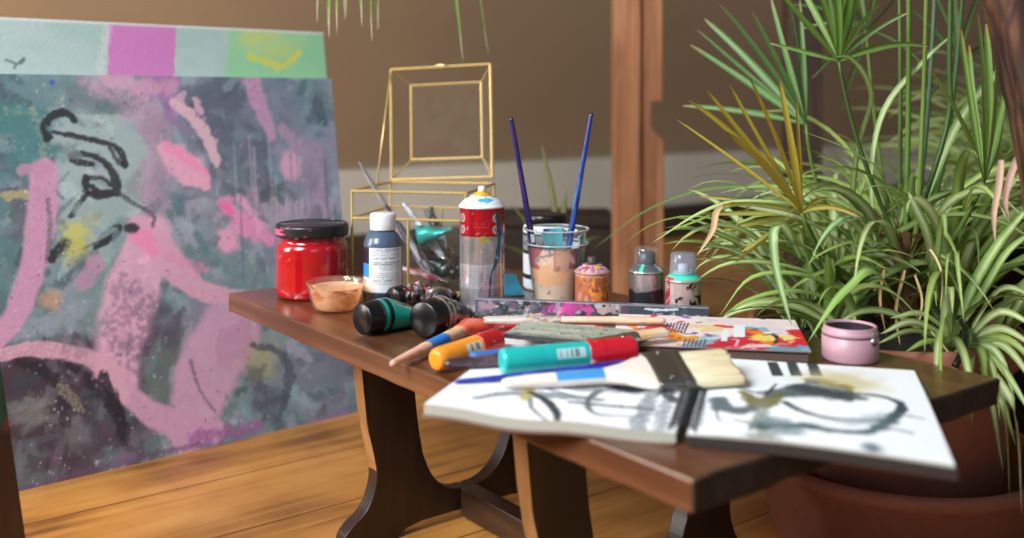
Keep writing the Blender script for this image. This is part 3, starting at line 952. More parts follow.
# tall spray can
can = thing('spray_can', 'tall silver spray can with a red band, white label and yellow nozzle ring', 'spray can', (-.0435, 1.462, TZ))
def ccan(th, z, r):
    c = np.ones((len(th), 3)) * (176, 172, 172)
    a = adiff(th, FRONT)
    c = mixc(c, sstep(.45, .7, nz3(th, z, 2, 15, 2)) * .4, (140, 138, 142))
    red = (z > .108) & (z < .1485)
    c = mixc(c, red * 1.0, (206, 34, 48))
    c = mixc(c, (z > .108) * (z < .1105) * (np.abs(a) < 9), (190, 26, 42))
    for a0 in (-1.02, .72):
        for zz in (.134, .1175):
            d = np.hypot(adiff(th, FRONT + a0) * .0325, z - zz)
            c = mixc(c, sstep(.0072, .0062, d), (222, 206, 208))
            c = mixc(c, sstep(.0038, .0028, d) * .55, (196, 60, 72))
            c = mixc(c, sstep(.0018, .0010, d) * .8, (222, 206, 208))
    for zz in (.122, .1265):
        c = mixc(c, (np.abs(a) < .36) * (np.abs(z - zz) < .0012) * (vnoise(a * 40, zz * 900, 3) > .4) * .6, (226, 110, 120))
    L = (z > .034) & (z < .068)
    c = mixc(c, L * 1.0, (206, 204, 210))
    c = mixc(c, lab(th, z, .040, .064, 0, 0, 11, FRONT - 1.4, FRONT + 1.4, 77) * .42, (128, 128, 140))
    c = mixc(c, (np.abs(a - .02) < .035) * (z > .045) * (z < .058) * .6, (110, 112, 126))
    c = mixc(c, (np.hypot((a - .1) * .033, z - .1035) < .006) * .85, (196, 190, 70))
    # blue run of paint
    path = np.interp(z, [.02, .055, .075, .105, .14], [.36, .44, .78, .95, .8])
    wd = np.interp(z, [.02, .06, .075, .10, .14], [.05, .06, .16, .17, .1]) * (.6 + .9 * vnoise(z * 160, z * 0, 5))
    c = mixc(c, (np.abs(a - path) < wd) * (z > .018) * (z < .143) * .85, (36, 108, 152))
    c = mixc(c, sstep(.72, .77, nz3(th, z, 5, 51)) * .6, (206, 210, 214))
    c = mixc(c, sstep(.76, .80, nz3(th, z, 5, 57)) * (a > .3) * .8, (50, 130, 170))
    c = mixc(c, sstep(.80, .83, nz3(th, z, 5, 59)) * .7, (150, 50, 60))
    return c
prof = [(0, .002), (.028, .002), (.0318, 0), (.0328, .002), (.0322, .004), (.0322, .148), (.0326, .1487)]
v, f, c = lathe(prof, 200, colfn=ccan, step=.0009)
mm = M(); mm.add(v, f, c, 0)
mm.build('can_body', attr('spray_can_print', rough=.22, metal=.7, coat=.2), can)
def cdome(th, z, r):
    c = np.ones((len(th), 3)) * (226, 228, 230)
    a = adiff(th, FRONT)
    c = mixc(c, ((np.hypot((a - .25) * 1.1, (r - .023) * 120) + .5 * (nz3(th, z, 8, 3) - .5)) < .55) * .95, (52, 160, 214))
    c = mixc(c, sstep(.62, .66, nz3(th, z, 6, 66)) * (r < .03) * .8, (96, 180, 220))
    return c
prof = [(.0318, .147), (.0332, .1475), (.0336, .149), (.0332, .1505), (.0318, .151), (.031, .1525), (.028, .156), (.023, .1595), (.0185, .1615), (.0172, .1615), (.0172, .1635), (.0155, .1642), (.0, .1642)]
v, f, c = lathe(prof, 96, colfn=cdome, step=.0012)
M().add(v, f, c).build('dome', MT['satin'], can)
v, f = lathe([(0, .1638), (.0130, .1638), (.0132, .1655), (.0115, .1672), (.0072, .1682), (.0068, .170), (0, .170)], 40)
M().add(v, f).build('nozzle_ring', plain('yellow_nozzle', (240, 176, 24), rough=.4), can)
v, f = lathe([(0, .1695), (.0052, .1695), (.0056, .1715), (.0056, .1760), (.0046, .1775), (0, .1778)], 32)
M().add(v, f).build('nozzle', MT['white'], can)

# black-lidded white tub behind the cups
tub = thing('paint_tub', 'white tub with dark stripes and a black lid behind the plastic cups', 'tub', (.055, 1.622, TZ))
def ctub(th, z, r):
    c = np.ones((len(th), 3)) * (222, 226, 230)
    for z0, z1 in ((.018, .026), (.058, .063)):
        c = mixc(c, ((z > z0) & (z < z1)) * 1.0, (34, 46, 52))
    c = mixc(c, ((z > .063) & (z < .086)) * 1.0, (126, 136, 148))
    c = mixc(c, ((z > .086) & (z < .09)) * 1.0, (46, 54, 60))
    return c
v, f, c = lathe([(0, 0), (.033, 0), (.0365, .003), (.0372, .010), (.0372, .096), (.0355, .101), (.030, .103), (.030, .106), (0, .106)], 72, colfn=ctub, step=.0015)
M().add(v, f, c).build('tub_body', MT['satin'], tub)
v, f = lathe([(.029, .1035), (.0325, .1035), (.0335, .105), (.0335, .117), (.0322, .119), (.028, .1195), (0, .119)], 60)
M().add(v, f).build('lid', MT['black'], tub)

# two nested clear cups
CXp, CYp = .0665, 1.508
def cup(name, label, z0, rb, rt, h, paint):
    t = thing(name, label, 'cup', (CXp, CYp, z0), group=None)
    prof = [(0, .001), (rb - .003, .001), (rb, .003), (rb + (rt - rb) * .5, h * .5), (rt - .0012, h - .004), (rt + .0012, h - .003), (rt + .0026, h - .0012), (rt + .0016, h), (rt, h - .0004)]
    v, f = lathe(prof, 72, step=.004)
    M().add(v, f).build('cup_wall', MT['plas'], t)
    v, f = lathe([(rt + .0012 + .0019 * math.cos(q), h - .0008 + .0013 * math.sin(q)) for q in np.linspace(0, 2 * math.pi, 11)], 72)
    M().add(v, f).build('rolled_rim', MT['rim'], t)
    if paint:
        v, f, c = paint
        M().add(v, f, c).build('paint_coat', leaf_material(name + '_coat', .3, .08), t)
    return t
rb, rt, hh = .0335, .0455, .090
def ccup(th, z, r):
    a = adiff(th, FRONT)
    c = np.ones((len(th), 3)) * (248, 214, 188)
    c = mixc(c, sstep(.4, .6, nz3(th, z, 2, 3, 2)) * .5, (226, 186, 162))
    c = mixc(c, sstep(.02, .0, z - .034) * .5, (206, 182, 160))
    c = mixc(c, ((np.hypot((a + .45) * .9, (z - .047) / .022) + (nz3(th, z, 6, 8) - .5)) < .75) * .95, (248, 182, 130))
    c = mixc(c, (a > -.1) * (a < .5) * (z > .05) * .9, (226, 170, 136))
    n = nz3(th, z, 5, 21)
    c = mixc(c, sstep(.45, .52, nz3(th, z, 2.2, 21, 2)) * (a < -.25) * (z > .054) * .9, (172, 74, 84))
    c = mixc(c, sstep(.42, .5, nz3(th, z, 2.4, 31, 2)) * (a > .42) * (a < 1.0) * (z > .055) * .85, (150, 84, 110))
    c = mixc(c, (a > .85) * sstep(.4, .5, nz3(th, z, 3, 14)) * (z > .045) * .9, (140, 190, 190))
    c = mixc(c, sstep(.68, .74, nz3(th, z, 3, 16, 3)) * .6, (130, 104, 100))
    c = mixc(c, (np.abs(a + .12) < .05) * (z > .052) * .9, (214, 140, 100))
    return c
v, f, c = lathe([(0, .0022), (rb - .004, .0022), (rb - .0012, .0044), (rb + (rt - rb) * .5 - .0014, hh * .5), (rt - .0030, hh - .0045)], 140, colfn=ccup, step=.0016)
cen = np.array([v[list(q)].mean(0) for q in f]); thc = np.arctan2(cen[:, 1], cen[:, 0])
topz = .086 + .006 * (fbm(np.cos(thc) * 3 + 5, np.sin(thc) * 3 + 5, 4, 3) - .5) * 2
f = [q for q, z_, t_ in zip(f, cen[:, 2], topz) if z_ < t_]
cup('plastic_cup', 'clear plastic cup coated in peach paint, the outer one of the nested pair', TZ, rb, rt, hh, (v, f, c))
def cin(th, z, r):
    a = adiff(th, FRONT)
    c = np.ones((len(th), 3)) * (214, 222, 226)
    c = mixc(c, (np.abs(adiff(th, math.pi / 2 + .1)) < .42) * 1.0, (78, 190, 206))
    c = mixc(c, ((a > .7) & (a < 1.9)) * 1.0, (112, 200, 196))
    c = mixc(c, sstep(.68, .74, nz3(th, z, 2.5, 77, 3)), (206, 60, 70))
    c = mixc(c, sstep(.66, .7, nz3(th, z, 3, 79, 3)), (60, 70, 150))
    return c
rb2, rt2 = .0330, .0462
v, f, c = lathe([(rb2 + .004, .030), (rb2 + (rt2 - rb2) * .92 - .0014, .084)], 140, colfn=cin, step=.0015)
cen = np.array([v[list(q)].mean(0) for q in f]); thc = np.arctan2(cen[:, 1], cen[:, 0])
nn = fbm(np.cos(thc) * 5 + 5, np.sin(thc) * 5 + cen[:, 2] * 90, 44, 3)
az = adiff(thc, FRONT)
hole = (nn < .60) & ~((np.abs(adiff(thc, math.pi / 2 + .1)) < .36)) & ~((az > .75) & (az < 1.3) & (nn > .35))
f = [q for q, h_, a_, z_ in zip(f, hole, az, cen[:, 2]) if not h_ and (abs(a_) > .9 or z_ < .065)]
cup('plastic_cup', 'clear plastic cup with turquoise smears nested inside the peach-coated cup', TZ + .0205, rb2, rt2, .0905, (v, f, c))


# three short spray cans
def mini(label, x, y, h, r, bodyfn, shoulder, mat, cap):
    t = thing('spray_can', label, 'spray can', (x, y, TZ))
    prof = [(0, .001), (r - .003, .001), (r - .0006, 0), (r, .0015), (r - .0005, .003), (r - .0005, h - .004), (r + .0004, h - .0035), (r + .0006, h - .002), (r, h - .0008), (r - .001, h)]
    v, f, c = lathe(prof, 130, colfn=bodyfn, step=.0011)
    M().add(v, f, c).build('can_body', mat, t)
    k = r / .025
    v, f, c = lathe([(r - .001, h - .0008), (r - .002, h + .0005), (r - .006, h + .0042), (r - .0105, h + .0062), (r - .0112, h + .0064), (r - .0112, h + .0085), (0, h + .0085)], 80, colfn=shoulder, step=.001)
    M().add(v, f, c).build('shoulder', attr('can_shoulder', rough=.35, metal=.1), t)
    return t
def cr_body(th, z, r):
    c = np.ones((len(th), 3)) * (166, 92, 50)
    n = nz3(th, z, 4, 6); a = adiff(th, FRONT)
    c = mixc(c, sstep(.5, .6, nz3(th, z, 2, 6)) * .8, (190, 84, 58)); c = mixc(c, sstep(.56, .66, nz3(th, z, 2.5, 16)) * .8, (176, 146, 138))
    c = mixc(c, sstep(.58, .66, nz3(th, z, 3, 26)), (236, 140, 50)); c = mixc(c, sstep(.66, .72, nz3(th, z, 3, 36)) * .7, (186, 96, 110))
    c = mixc(c, sstep(.68, .72, nz3(th, z, 4, 46)) * .7, (104, 66, 44)); c = mixc(c, (z > .05) * .6, (186, 160, 146))
    return c
def cr_sh(th, z, r):
    c = np.ones((len(th), 3)) * (206, 164, 190)
    c = mixc(c, sstep(.5, .55, nz3(th, z, 6, 7)), (186, 110, 150)); c = mixc(c, sstep(.58, .62, nz3(th, z, 6, 9)), (150, 96, 70))
    c = mixc(c, (np.abs(adiff(th, FRONT + .5)) < .35) * (r > .012) * (r < .017), (222, 190, 50))
    return c
rc = mini('short rust-orange spray can crusted with paint, no cap, beside the plastic cups', .1155, 1.452, .058, .0252, cr_body, cr_sh, MT['paint'], None)
v, f = lathe([(0, .066), (.0075, .066), (.0078, .068), (.0074, .0755), (.0058, .0772), (0, .0775)], 28)
M().add(v, f).build('nozzle', plain('dark_nozzle', (66, 62, 60), bump=.5, bscale=150, rough=.5), rc)
def s1_body(th, z, r):
    c = np.ones((len(th), 3)) * (206, 204, 202); a = adiff(th, FRONT)
    c = mixc(c, (z < .027 + .006 * vnoise(th * 2, th * 0, 4)) * .85, (70, 70, 80))  # dark reflection low on the can put into the colour
    return c
def s1_sh(th, z, r):
    c = np.ones((len(th), 3)) * (84, 94, 98)
    c = mixc(c, (np.abs(adiff(th, FRONT - .5)) < .12) * 1.0, (60, 220, 180)); c = mixc(c, (np.abs(adiff(th, FRONT + 1.0)) < .25) * .8, (220, 226, 226))
    return c
a1 = mini('short silver spray can with a dark painted reflection low down under a clear cap', .194, 1.458, .058, .0258, s1_body, s1_sh, attr('silver_can', rough=.24, metal=.85), True)
def s2_body(th, z, r):
    c = np.ones((len(th), 3)) * (204, 184, 178); a = adiff(th, FRONT)
    n = nz3(th, z, 7, 5)
    c = mixc(c, sstep(.6, .63, nz3(th, z, 4, 5)) * (z < .034), (52, 44, 44)); c = mixc(c, (np.hypot((a - .25) * 1.2, (z - .046) * 55) + nz3(th, z, 10, 6) * .9 < .72) * 1.0, (58, 50, 50))
    c = mixc(c, (a < -.95) * sstep(.45, .5, nz3(th, z, 4, 9)), (206, 58, 84)); c = mixc(c, sstep(.7, .75, nz3(th, z, 3, 19)) * .7, (226, 160, 170))
    return c
def s2_sh(th, z, r):
    c = np.ones((len(th), 3)) * (70, 214, 186)
    c = mixc(c, (np.abs(adiff(th, FRONT - 1.15)) < .4) * (r > .021), (206, 50, 66)); c = mixc(c, (r < .014) * 1.0, (206, 206, 206))
    return c
a2 = mini('short pinkish silver spray can with turquoise shoulder and frosted clear cap', .2375, 1.402, .0555, .0252, s2_body, s2_sh, attr('pinkish_can', rough=.28, metal=.6), True)
for t, h, r0, r1, hc, mt in ((a1, .064, .0178, .0172, .0265, MT['plas']), (a2, .0615, .0182, .0168, .0290, MT['cap'])):
    v, f = lathe([(r0, h), (r0 + .0006, h + .001), (r1, h + hc - .002), (r1 - .0015, h + hc), (0, h + hc)], 48)
    M().add(v, f).build('cap', mt, t)
    v, f = lathe([(0, h + .002), (.0065, h + .002), (.0072, h + .004), (.0072, h + .012), (.005, h + .0135), (0, h + .0137)] if mt is MT['cap'] else [(0, h + .002), (.0125, h + .002), (.013, h + .004), (.0125, h + .018), (.009, h + .0195), (0, h + .02)], 30)
    M().add(v, f).build('nozzle', MT['white'] if mt is MT['cap'] else plain('grey_nozzle', (58, 66, 74), rough=.4), t)

# pink tin with a clasp
pk = thing('pink_tin', 'round dusty-pink open tin with a small metal clasp', 'tin', (.395, 1.180, TZ))
v, f = lathe([(0, 0), (.029, 0), (.0312, .0012), (.032, .004), (.032, .0285), (.0312, .0290), (.0308, .0295), (.0308, .0302), (.0316, .0308), (.0318, .033), (.0312, .0345), (.0302, .0352), (.0300, .039), (.0294, .0402), (.0282, .0402), (.0276, .039), (.0274, .004), (0, .003)], 80)
M().add(v, f, np.where(((v[:, 2] > .0287) & (v[:, 2] < .0304))[:, None], (96, 62, 74), (184, 142, 154))).build('tin_body', attr('pink_enamel', rough=.4), pk)  # groove under the rim darkened in the colour, standing for its shading
v, f = lathe([(0, .0036), (.0268, .0036), (.0271, .006), (.0272, .0375), (.0266, .0375), (.0262, .007), (0, .006)], 60)
M().add(v, f).build('lining', plain('dark_lining', (38, 24, 34), rough=.5), pk)
aa = FRONT + .58
cl_ = M()
v, f = lathe([(0, -.0015), (.0046, -.001), (.0054, .0006), (.0044, .0030), (.0022, .0044), (0, .0048)], 24)
v = [(math.cos(aa) * (.0318 + p[2]) - math.sin(aa) * p[0], math.sin(aa) * (.0318 + p[2]) + math.cos(aa) * p[0], .0268 + p[1]) for p in v]
cl_.add(v, f)
v, f = box(-.0016, .0016, -.001, .0014, .0295, .0365, bev=.0005)
v = [(math.cos(aa) * (.0322 + p[1]) - math.sin(aa) * p[0], math.sin(aa) * (.0322 + p[1]) + math.cos(aa) * p[0], p[2]) for p in v]
cl_.add(v, f)
cl_.build('clasp', MT['chrome'], pk)

# ------------------------------------------------------------------ brass and glass box with open lid
BXA = R(-13)
BW, BD, BH = .187, .178, .158
gb = thing('glass_box', 'brass-framed clear glass box with raised lid, full of brushes and paint tubes', 'box', (-.2535, 1.600, TZ), BXA)
bars = M()
br_ = .0024
def bar(a, b, r=br_, m=None):
    v, f = tube([a, b], r, 6); (m or bars).add(v, f, smooth=False)
for z in (.003, BH):
    for a, b in (((0, 0), (BW, 0)), ((BW, 0), (BW, BD)), ((BW, BD), (0, BD)), ((0, BD), (0, 0))):
        bar((a[0], a[1], z), (b[0], b[1], z))
for x, y in ((0, 0), (BW, 0), (0, BD), (BW, BD)):
    bar((x, y, .002), (x, y, BH))
zb = BH - .043
for a, b in (((0, 0), (BW, 0)), ((BW, 0), (BW, BD)), ((BW, BD), (0, BD)), ((0, BD), (0, 0))):
    bar((a[0], a[1], zb), (b[0], b[1], zb))
bar((BW * .5, 0, .003), (BW * .5, 0, zb)); bar((BW * .5, BD, .003), (BW * .5, BD, zb))
bars.build('brass_frame', MT['brass'], gb)
pn = M()
for v4 in ([(0, 0, .003), (BW, 0, .003), (BW, 0, BH), (0, 0, BH)], [(0, BD, .003), (BW, BD, .003), (BW, BD, BH), (0, BD, BH)], [(0, 0, .003), (0, BD, .003), (0, BD, BH), (0, 0, BH)], [(BW, 0, .003), (BW, BD, .003), (BW, BD, BH), (BW, 0, BH)]):
    pn.add(v4, [(0, 1, 2, 3)], smooth=False)
pn.build('glass_panes', MT['glass'], gb)
v, f = box(.001, BW - .001, .001, BD - .001, .0012, .0028)
M().add(v, f, smooth=False).build('base_plate', plain('box_mirror_base', (120, 96, 70), rough=.3), gb)
# lid: local x along the hinge, y from hinge to front edge, z outwards (top of the lid)
LH, LI, LZ = .196, .026, -.034
lb = M()
o4 = [(0, 0, 0), (BW - .004, 0, 0), (BW - .004, LH, 0), (0, LH, 0)]
i4 = [(LI, LI + .010, LZ), (BW - .004 - LI, LI + .010, LZ), (BW - .004 - LI, LH - LI, LZ), (LI, LH - LI, LZ)]
for k in range(4):
    bar(o4[k], o4[(k + 1) % 4], .0027, lb); bar(i4[k], i4[(k + 1) % 4], .0027, lb); bar(o4[k], i4[k], .0016, lb)
v, f = tube([(BW * .43, LH, .001), (BW * .47, LH + .003, .001), (BW * .52, LH + .003, .001), (BW * .56, LH, .001)], .0022, 6); lb.add(v, f)
lid = lb.build('lid', MT['brass'], gb)
lid.matrix_local = Matrix.Translation((.001, BD + .004, BH + .003)) @ Matrix.Rotation(R(-2.6), 4, 'Y') @ Matrix.Rotation(R(84), 4, 'X')
lp = M(); lp.add(i4, [(0, 1, 2, 3)], smooth=False)
for k in range(4):
    lp.add([o4[k], o4[(k + 1) % 4], i4[(k + 1) % 4], i4[k]], [(0, 1, 2, 3)], smooth=False)
lp.build('lid_glass', MT['glass'], lid)
bpy.context.view_layer.update()
top_l = lid.matrix_local @ Vector((0, LH, 0))
v, f = tube([(0, BD * .62, BH), top_l], .0015, 6)
M().add(v, f).build('lid_stay', MT['brass'], gb)
GBM = Matrix.Translation((-.2535, 1.600, TZ)) @ Matrix.Rotation(BXA, 4, 'Z')

# ------------------------------------------------------------------ paint tubes
def paint_tube(label, p0, p1, r, caplen, colfn, z0=TZ, flat=.027, roll=0.0, name='paint_tube', wr=0.0, seed=0, capmat=None, group=None):
    p0 = Vector((p0[0], p0[1], z0)); p1 = Vector((p1[0], p1[1], z0))
    t, L = between(name, label, 'paint tube', p0, p1, roll)
    n = 40
    v, f = lathe([(0, .0), (r * .86, 0), (r * .93, .0012), (r * .95, .003)] + [(r * .95, caplen - .004), (r * .99, caplen - .002), (r * .99, caplen), (0, caplen)], 48, axis='x')
    v[:, 2] += r
    ang = np.arctan2(v[:, 2] - r, v[:, 1]); kk = 1 + .012 * np.sign(np.sin(ang * 36)) * ((v[:, 0] > .004) & (v[:, 0] < caplen - .005))
    v[:, 1] *= kk; v[:, 2] = r + (v[:, 2] - r) * kk
    M().add(v, f).build('cap', capmat or MT['black'], t)
    stn = stations([(caplen - .001, r * .9, r * .9, 0, r), (caplen + .002, r, r, 0, r), (caplen + .02, r, r, 0, r), (caplen + (L - caplen) * .5, r * 1.08, r * .72, 0, r * .74),
                    (L - .012, flat, .004, 0, .0065), (L - .010, flat, .0018, 0, .0055), (L, flat, .0018, 0, .0055)], 120)
    v, f, c = loft(stn, n, 2.0, lambda x, th: colfn(x, th, L, caplen))
    if wr:
        d = fbm(v[:, 0] * 90 + seed, v[:, 1] * 70 + v[:, 2] * 40, seed, 3) - .5
        d2 = fbm(v[:, 0] * 60 + seed + 9, v[:, 1] * 60 + 7, seed + 5, 3) - .5
        g = sstep(caplen + .004, caplen + .03, v[:, 0])
        v[:, 1] += d2 * wr * g; v[:, 2] = np.maximum(.0006, v[:, 2] + d * wr * g)
    M().add(v, f, c).build('tube_body', MT['tubem'] if wr else attr('tube_print', rough=.3, coat=.3), t)
    return t
def teal_c(x, th, L, cl):
    c = np.ones((len(x), 3)) * (16, 152, 132)
    s = x - cl
    c = mixc(c, ((s < .004)) * 1.0, (20, 22, 24)); c = mixc(c, ((s > .010) & (s < .017)) * 1.0, (18, 24, 26))
    c = mixc(c, ((s > .034) & (np.sin(th) > .8)) * 1.0, (34, 38, 42))
    c = mixc(c, (s > .02) * sstep(.6, .66, fbm(x * 300, th * 3, 4)) * .8, (96, 120, 120))
    return c
paint_tube('teal paint tube lying with its black cap towards the table edge', (-.1930, 1.294), (-.106, 1.380), .0218, .021, teal_c, flat=.026)
def grey_c(x, th, L, cl):
    c = np.ones((len(x), 3)) * (62, 68, 76); s = x - cl
    c = mixc(c, sstep(.45, .6, fbm(x * 70, th * 2.2, 14)), (100, 112, 122)); c = mixc(c, (np.sin(th) < .1) * (s > .01) * .85, (176, 112, 92))
    c = mixc(c, (s < .006) * 1.0, (28, 28, 30)); c = mixc(c, sstep(.6, .66, fbm(x * 200, th * 6, 24)), (30, 32, 36))
    c = mixc(c, sstep(.64, .68, fbm(x * 260, th * 9, 34)), (196, 200, 204))
    c = mixc(c, (((s > .006) & (s < .011)) | ((s > .017) & (s < .021))) * .9, (178, 174, 150))
    return c
paint_tube('worn grey paint tube with a black cap between the teal tube and coral brush', (-.1125, 1.278), (-.0480, 1.381), .0243, .019, grey_c, flat=.028, wr=.004, seed=3)
def crum_c(sd, base, spots):
    def fn(x, th, L, cl):
        c = np.ones((len(x), 3)) * base
        for k, s in enumerate(spots):
            c = mixc(c, sstep(.56, .62, fbm(x * 110 + 5 * k, th * 2.5 + k * 9, sd + k)), s)
        return c
    return fn
paint_tube('crumpled black paint tube streaked with red and white in front of the glass box', (-.172, 1.450), (-.088, 1.535), .0170, .012,
           crum_c(3, (58, 54, 56), [(206, 70, 64), (120, 116, 116), (222, 196, 190), (30, 28, 30)]), flat=.036, wr=.026, seed=11)
paint_tube('crumpled dark paint tube with silvery creases just left of the spray can', (-.100, 1.420), (-.110, 1.530), .0165, .010,
           crum_c(23, (70, 70, 76), [(150, 150, 154), (24, 24, 26), (120, 90, 86)]), z0=TZ + .001, flat=.034, wr=.026, seed=17)

# ------------------------------------------------------------------ sketchbook
SA = Vector((-.085, .945, TZ)); SR = R(-15)
SW, SD, STH = .465, .27, .0125
book = thing('sketchbook', 'open spiral-bound sketchbook with ink drawings lying over the near table edge', 'sketchbook', SA, SR)
sx = Vector((math.cos(SR), math.sin(SR), 0)); sy = Vector((-math.sin(SR), math.cos(SR), 0))
Npt = Vector((LX, LY, 0)) + Vector((.605, -.796, 0)) * TL
def book_z(x, y):
    wx = SA.x + x * sx.x + y * sy.x - Npt.x; wy = SA.y + x * sx.y + y * sy.y - Npt.y
    over = np.clip(wx * .605 + wy * -.796, 0, None)             # how far past the table's near end
    sag = -.0060 * np.clip(over / .09, 0, 1.5) ** 1.4
    wave = .0012 * np.sin(x * 55) * np.clip(1 - y / .08, 0, 1)
    lift = .006 * np.clip(1 - x / .12, 0, 1) ** 1.5 * np.clip(1 - y / .16, 0, 1)
    dip = -.0035 * np.exp(-((x - .2535) / .05) ** 2) * np.clip(1 - y / .1, 0, 1) * 0
    return sag + wave * (x < .24) + lift + dip
def page_conv(x, y):
    w = P(x, y, TZ + STH)
    for _ in range(4):
        lx = (w - SA).dot(sx); ly = (w - SA).dot(sy)
        w = P(x, y, TZ + STH + float(book_z(np.array([lx]), np.array([ly]))[0]))
    return (w - SA).dot(sx), (w - SA).dot(sy)
SPX = .241
def page(name, x0, x1, draw, thick):
    r_ = Ras(x0, x1, .002, SD - .002, 230, 230, (232, 236, 240)); r_.conv = page_conv
    r_.mix(sstep(.4, .8, fbm(r_.X * 12, r_.Y * 12, 3)) * .12, (210, 218, 226))
    draw(r_)
    mm = slab(r_, thick, lambda X, Y: book_z(X, Y) + STH - .0016 * np.exp(-((X - SPX) / .02) ** 2), (168, 166, 154))
    return mm.build(name, MT['paper'], book)
def draw_left(r_):
    g = .00095
    def s(p, w, c, a=1, rag=.3, dry=0, soft=.25): r_.stroke(p, np.array(np.atleast_1d(w), float) * g, c, a, rag, dry, soft)
    gr = (118, 126, 132); ink = (38, 40, 46)
    s([(476, 398), (510, 393), (560, 396), (600, 400)], [6, 16, 22, 12], gr, .85, .35, .15)
    s([(527, 388), (526, 398)], 14, (176, 160, 92), .8, .5)
    s([(530, 392), (548, 402), (557, 414), (556, 424)], [7, 10, 9, 5], (50, 54, 60), .95)
    s([(530, 398), (532, 408), (545, 419), (556, 424)], [5, 5, 4, 3], gr, .9)
    s([(570, 402), (600, 405), (640, 408), (655, 410)], [7, 8, 6, 5], (60, 64, 70), .95, .4, .2)
    s([(600, 390), (588, 400), (592, 412), (612, 416)], [9, 7, 6, 4], (84, 90, 96), .85, .4)
    s([(575, 388), (600, 390), (640, 391)], [20, 14, 22], (120, 126, 132), .75, .5, .2)
    s([(618, 388), (640, 390), (630, 392)], [16, 20, 10], ink, .97, .5, .1)
    s([(600, 415), (640, 416), (665, 412)], [4, 6, 3], (110, 116, 122), .8, .5, .3)
    s([(652, 392), (640, 420), (636, 434)], [14, 16, 12], (96, 102, 108), .7, .5, .4)
    s([(668, 396), (660, 425), (656, 440)], [12, 12, 8], (130, 136, 142), .7, .5, .4)
    s([(662, 390), (676, 400)], 16, ink, .8, .6, .3)
    for k in range(9):
        y0 = 396 + k * 5
        s([(664 - k * .6, y0), (682, y0 + 1.5)], 2.2, (90, 96, 102), .7)
    s([(545, 388), (575, 396)], 5, (70, 74, 80), .7, .5, .3)
def draw_right(r_):
    g = .0009
    def s(p, w, c, a=1, rag=.3, dry=0, soft=.3): r_.stroke(p, np.array(np.atleast_1d(w), float) * g, c, a, rag, dry, soft)
    dk = (46, 54, 58); md = (96, 108, 114); ol = (104, 98, 58); ink = (30, 34, 38)
    for x0 in (771, 790, 810):
        r_.poly([(x0 - 4, 362), (x0 + 6, 362), (x0 + 13, 376), (x0 + 1, 376)], (56, 64, 64), .97, .001)
    r_.blob((838, 382), .034, .040, (196, 186, 140), .85, .8, .5)
    s([(815, 380), (830, 384), (850, 388)], [22, 26, 10], (150, 138, 84), .8, .5, .1, .5)
    s([(846, 386), (850, 396), (851, 400)], [12, 7, 5], (150, 132, 70), .9, .4)
    s([(760, 392), (790, 388), (812, 382)], [6, 10, 14], md, .9, .5, .2)
    s([(770, 396), (800, 392), (830, 392), (860, 398)], [18, 44, 46, 14], (76, 88, 92), .95, .4, .1, .5)
    s([(800, 388), (830, 395), (848, 400)], [26, 30, 10], dk, .75, .5, .2, .5)
    s([(718, 398), (726, 408), (742, 410), (762, 404)], [16, 24, 22, 10], (84, 96, 100), .95, .4, .1)
    s([(716, 402), (718, 418), (726, 422)], [3, 3, 2], md, .8)
    s([(742, 392), (752, 398), (762, 404), (772, 398), (782, 394)], [10, 20, 26, 20, 8], ol, .92, .4, .1)
    s([(762, 404), (762, 414), (764, 430), (768, 446)], [16, 12, 26, 30], (128, 134, 124), .85, .5, .25, .5)
    s([(784, 402), (800, 410), (824, 417), (850, 420), (880, 420), (898, 413), (902, 406), (894, 400), (876, 396), (838, 393)], [9, 9, 7, 6, 10, 12, 10, 9, 6, 5], dk, .96, .3, .1)
    s([(820, 418), (852, 422), (884, 416)], [8, 24, 20], (168, 178, 182), .7, .5, .2, .5)
    s([(764, 426), (800, 426), (840, 431), (866, 432), (886, 424), (900, 414)], [24, 20, 10, 12, 14, 9], (66, 86, 90), .95, .4, .15, .4)
    s([(770, 420), (790, 432)], [28, 22], (112, 132, 136), .75, .5, .2, .5)
    s([(852, 392), (872, 394), (888, 397)], 3, ink, .9)
    s([(900, 414), (924, 419)], [6, 3], md, .8); s([(890, 428), (912, 433)], 5, (120, 130, 138), .85)
    r_.blob((872, 448), .008, .010, (96, 106, 116), .9, .7)
    s([(736, 420), (752, 424), (750, 430)], [4, 8, 4], (110, 118, 120), .8)
    s([(704, 400), (700, 425)], [6, 5], (140, 146, 150), .6, .5, .4)
    s([(740, 388), (764, 394), (776, 384)], [4, 5, 3], ink, .8, .4)
page('page_block', .002, SPX - .005, draw_left, .0098)
page('page_block', SPX + .005, SW - .002, draw_right, .0026)
cvm = attr('book_cover', rough=.6)
rc_ = Ras(0, SPX - .006, 0, SD, 60, 40, (120, 96, 84))
slab(rc_, .0020, lambda X, Y: book_z(X, Y) + .0025, (120, 96, 84)).build('cover', cvm, book)
rc_ = Ras(SPX + .006, SW, 0, SD, 60, 40, (44, 36, 34))
slab(rc_, .0090, lambda X, Y: book_z(X, Y) + .0097, (44, 36, 34)).build('cover', cvm, book)
nr = 26
for k in range(nr):
    y = .008 + (SD - .016) * k / (nr - 1)
    zz = float(book_z(np.array([SPX]), np.array([y]))[0])
    pts = [(SPX + .0125 * math.cos(a), y + .0006 * math.sin(a), zz + .0095 + .0082 * math.sin(a)) for a in np.linspace(-.5, math.pi + .5, 15)]
    v, f = tube(pts, .0011, 6)
    M().add(v, f).build('binding_ring', MT['blackm'], book)

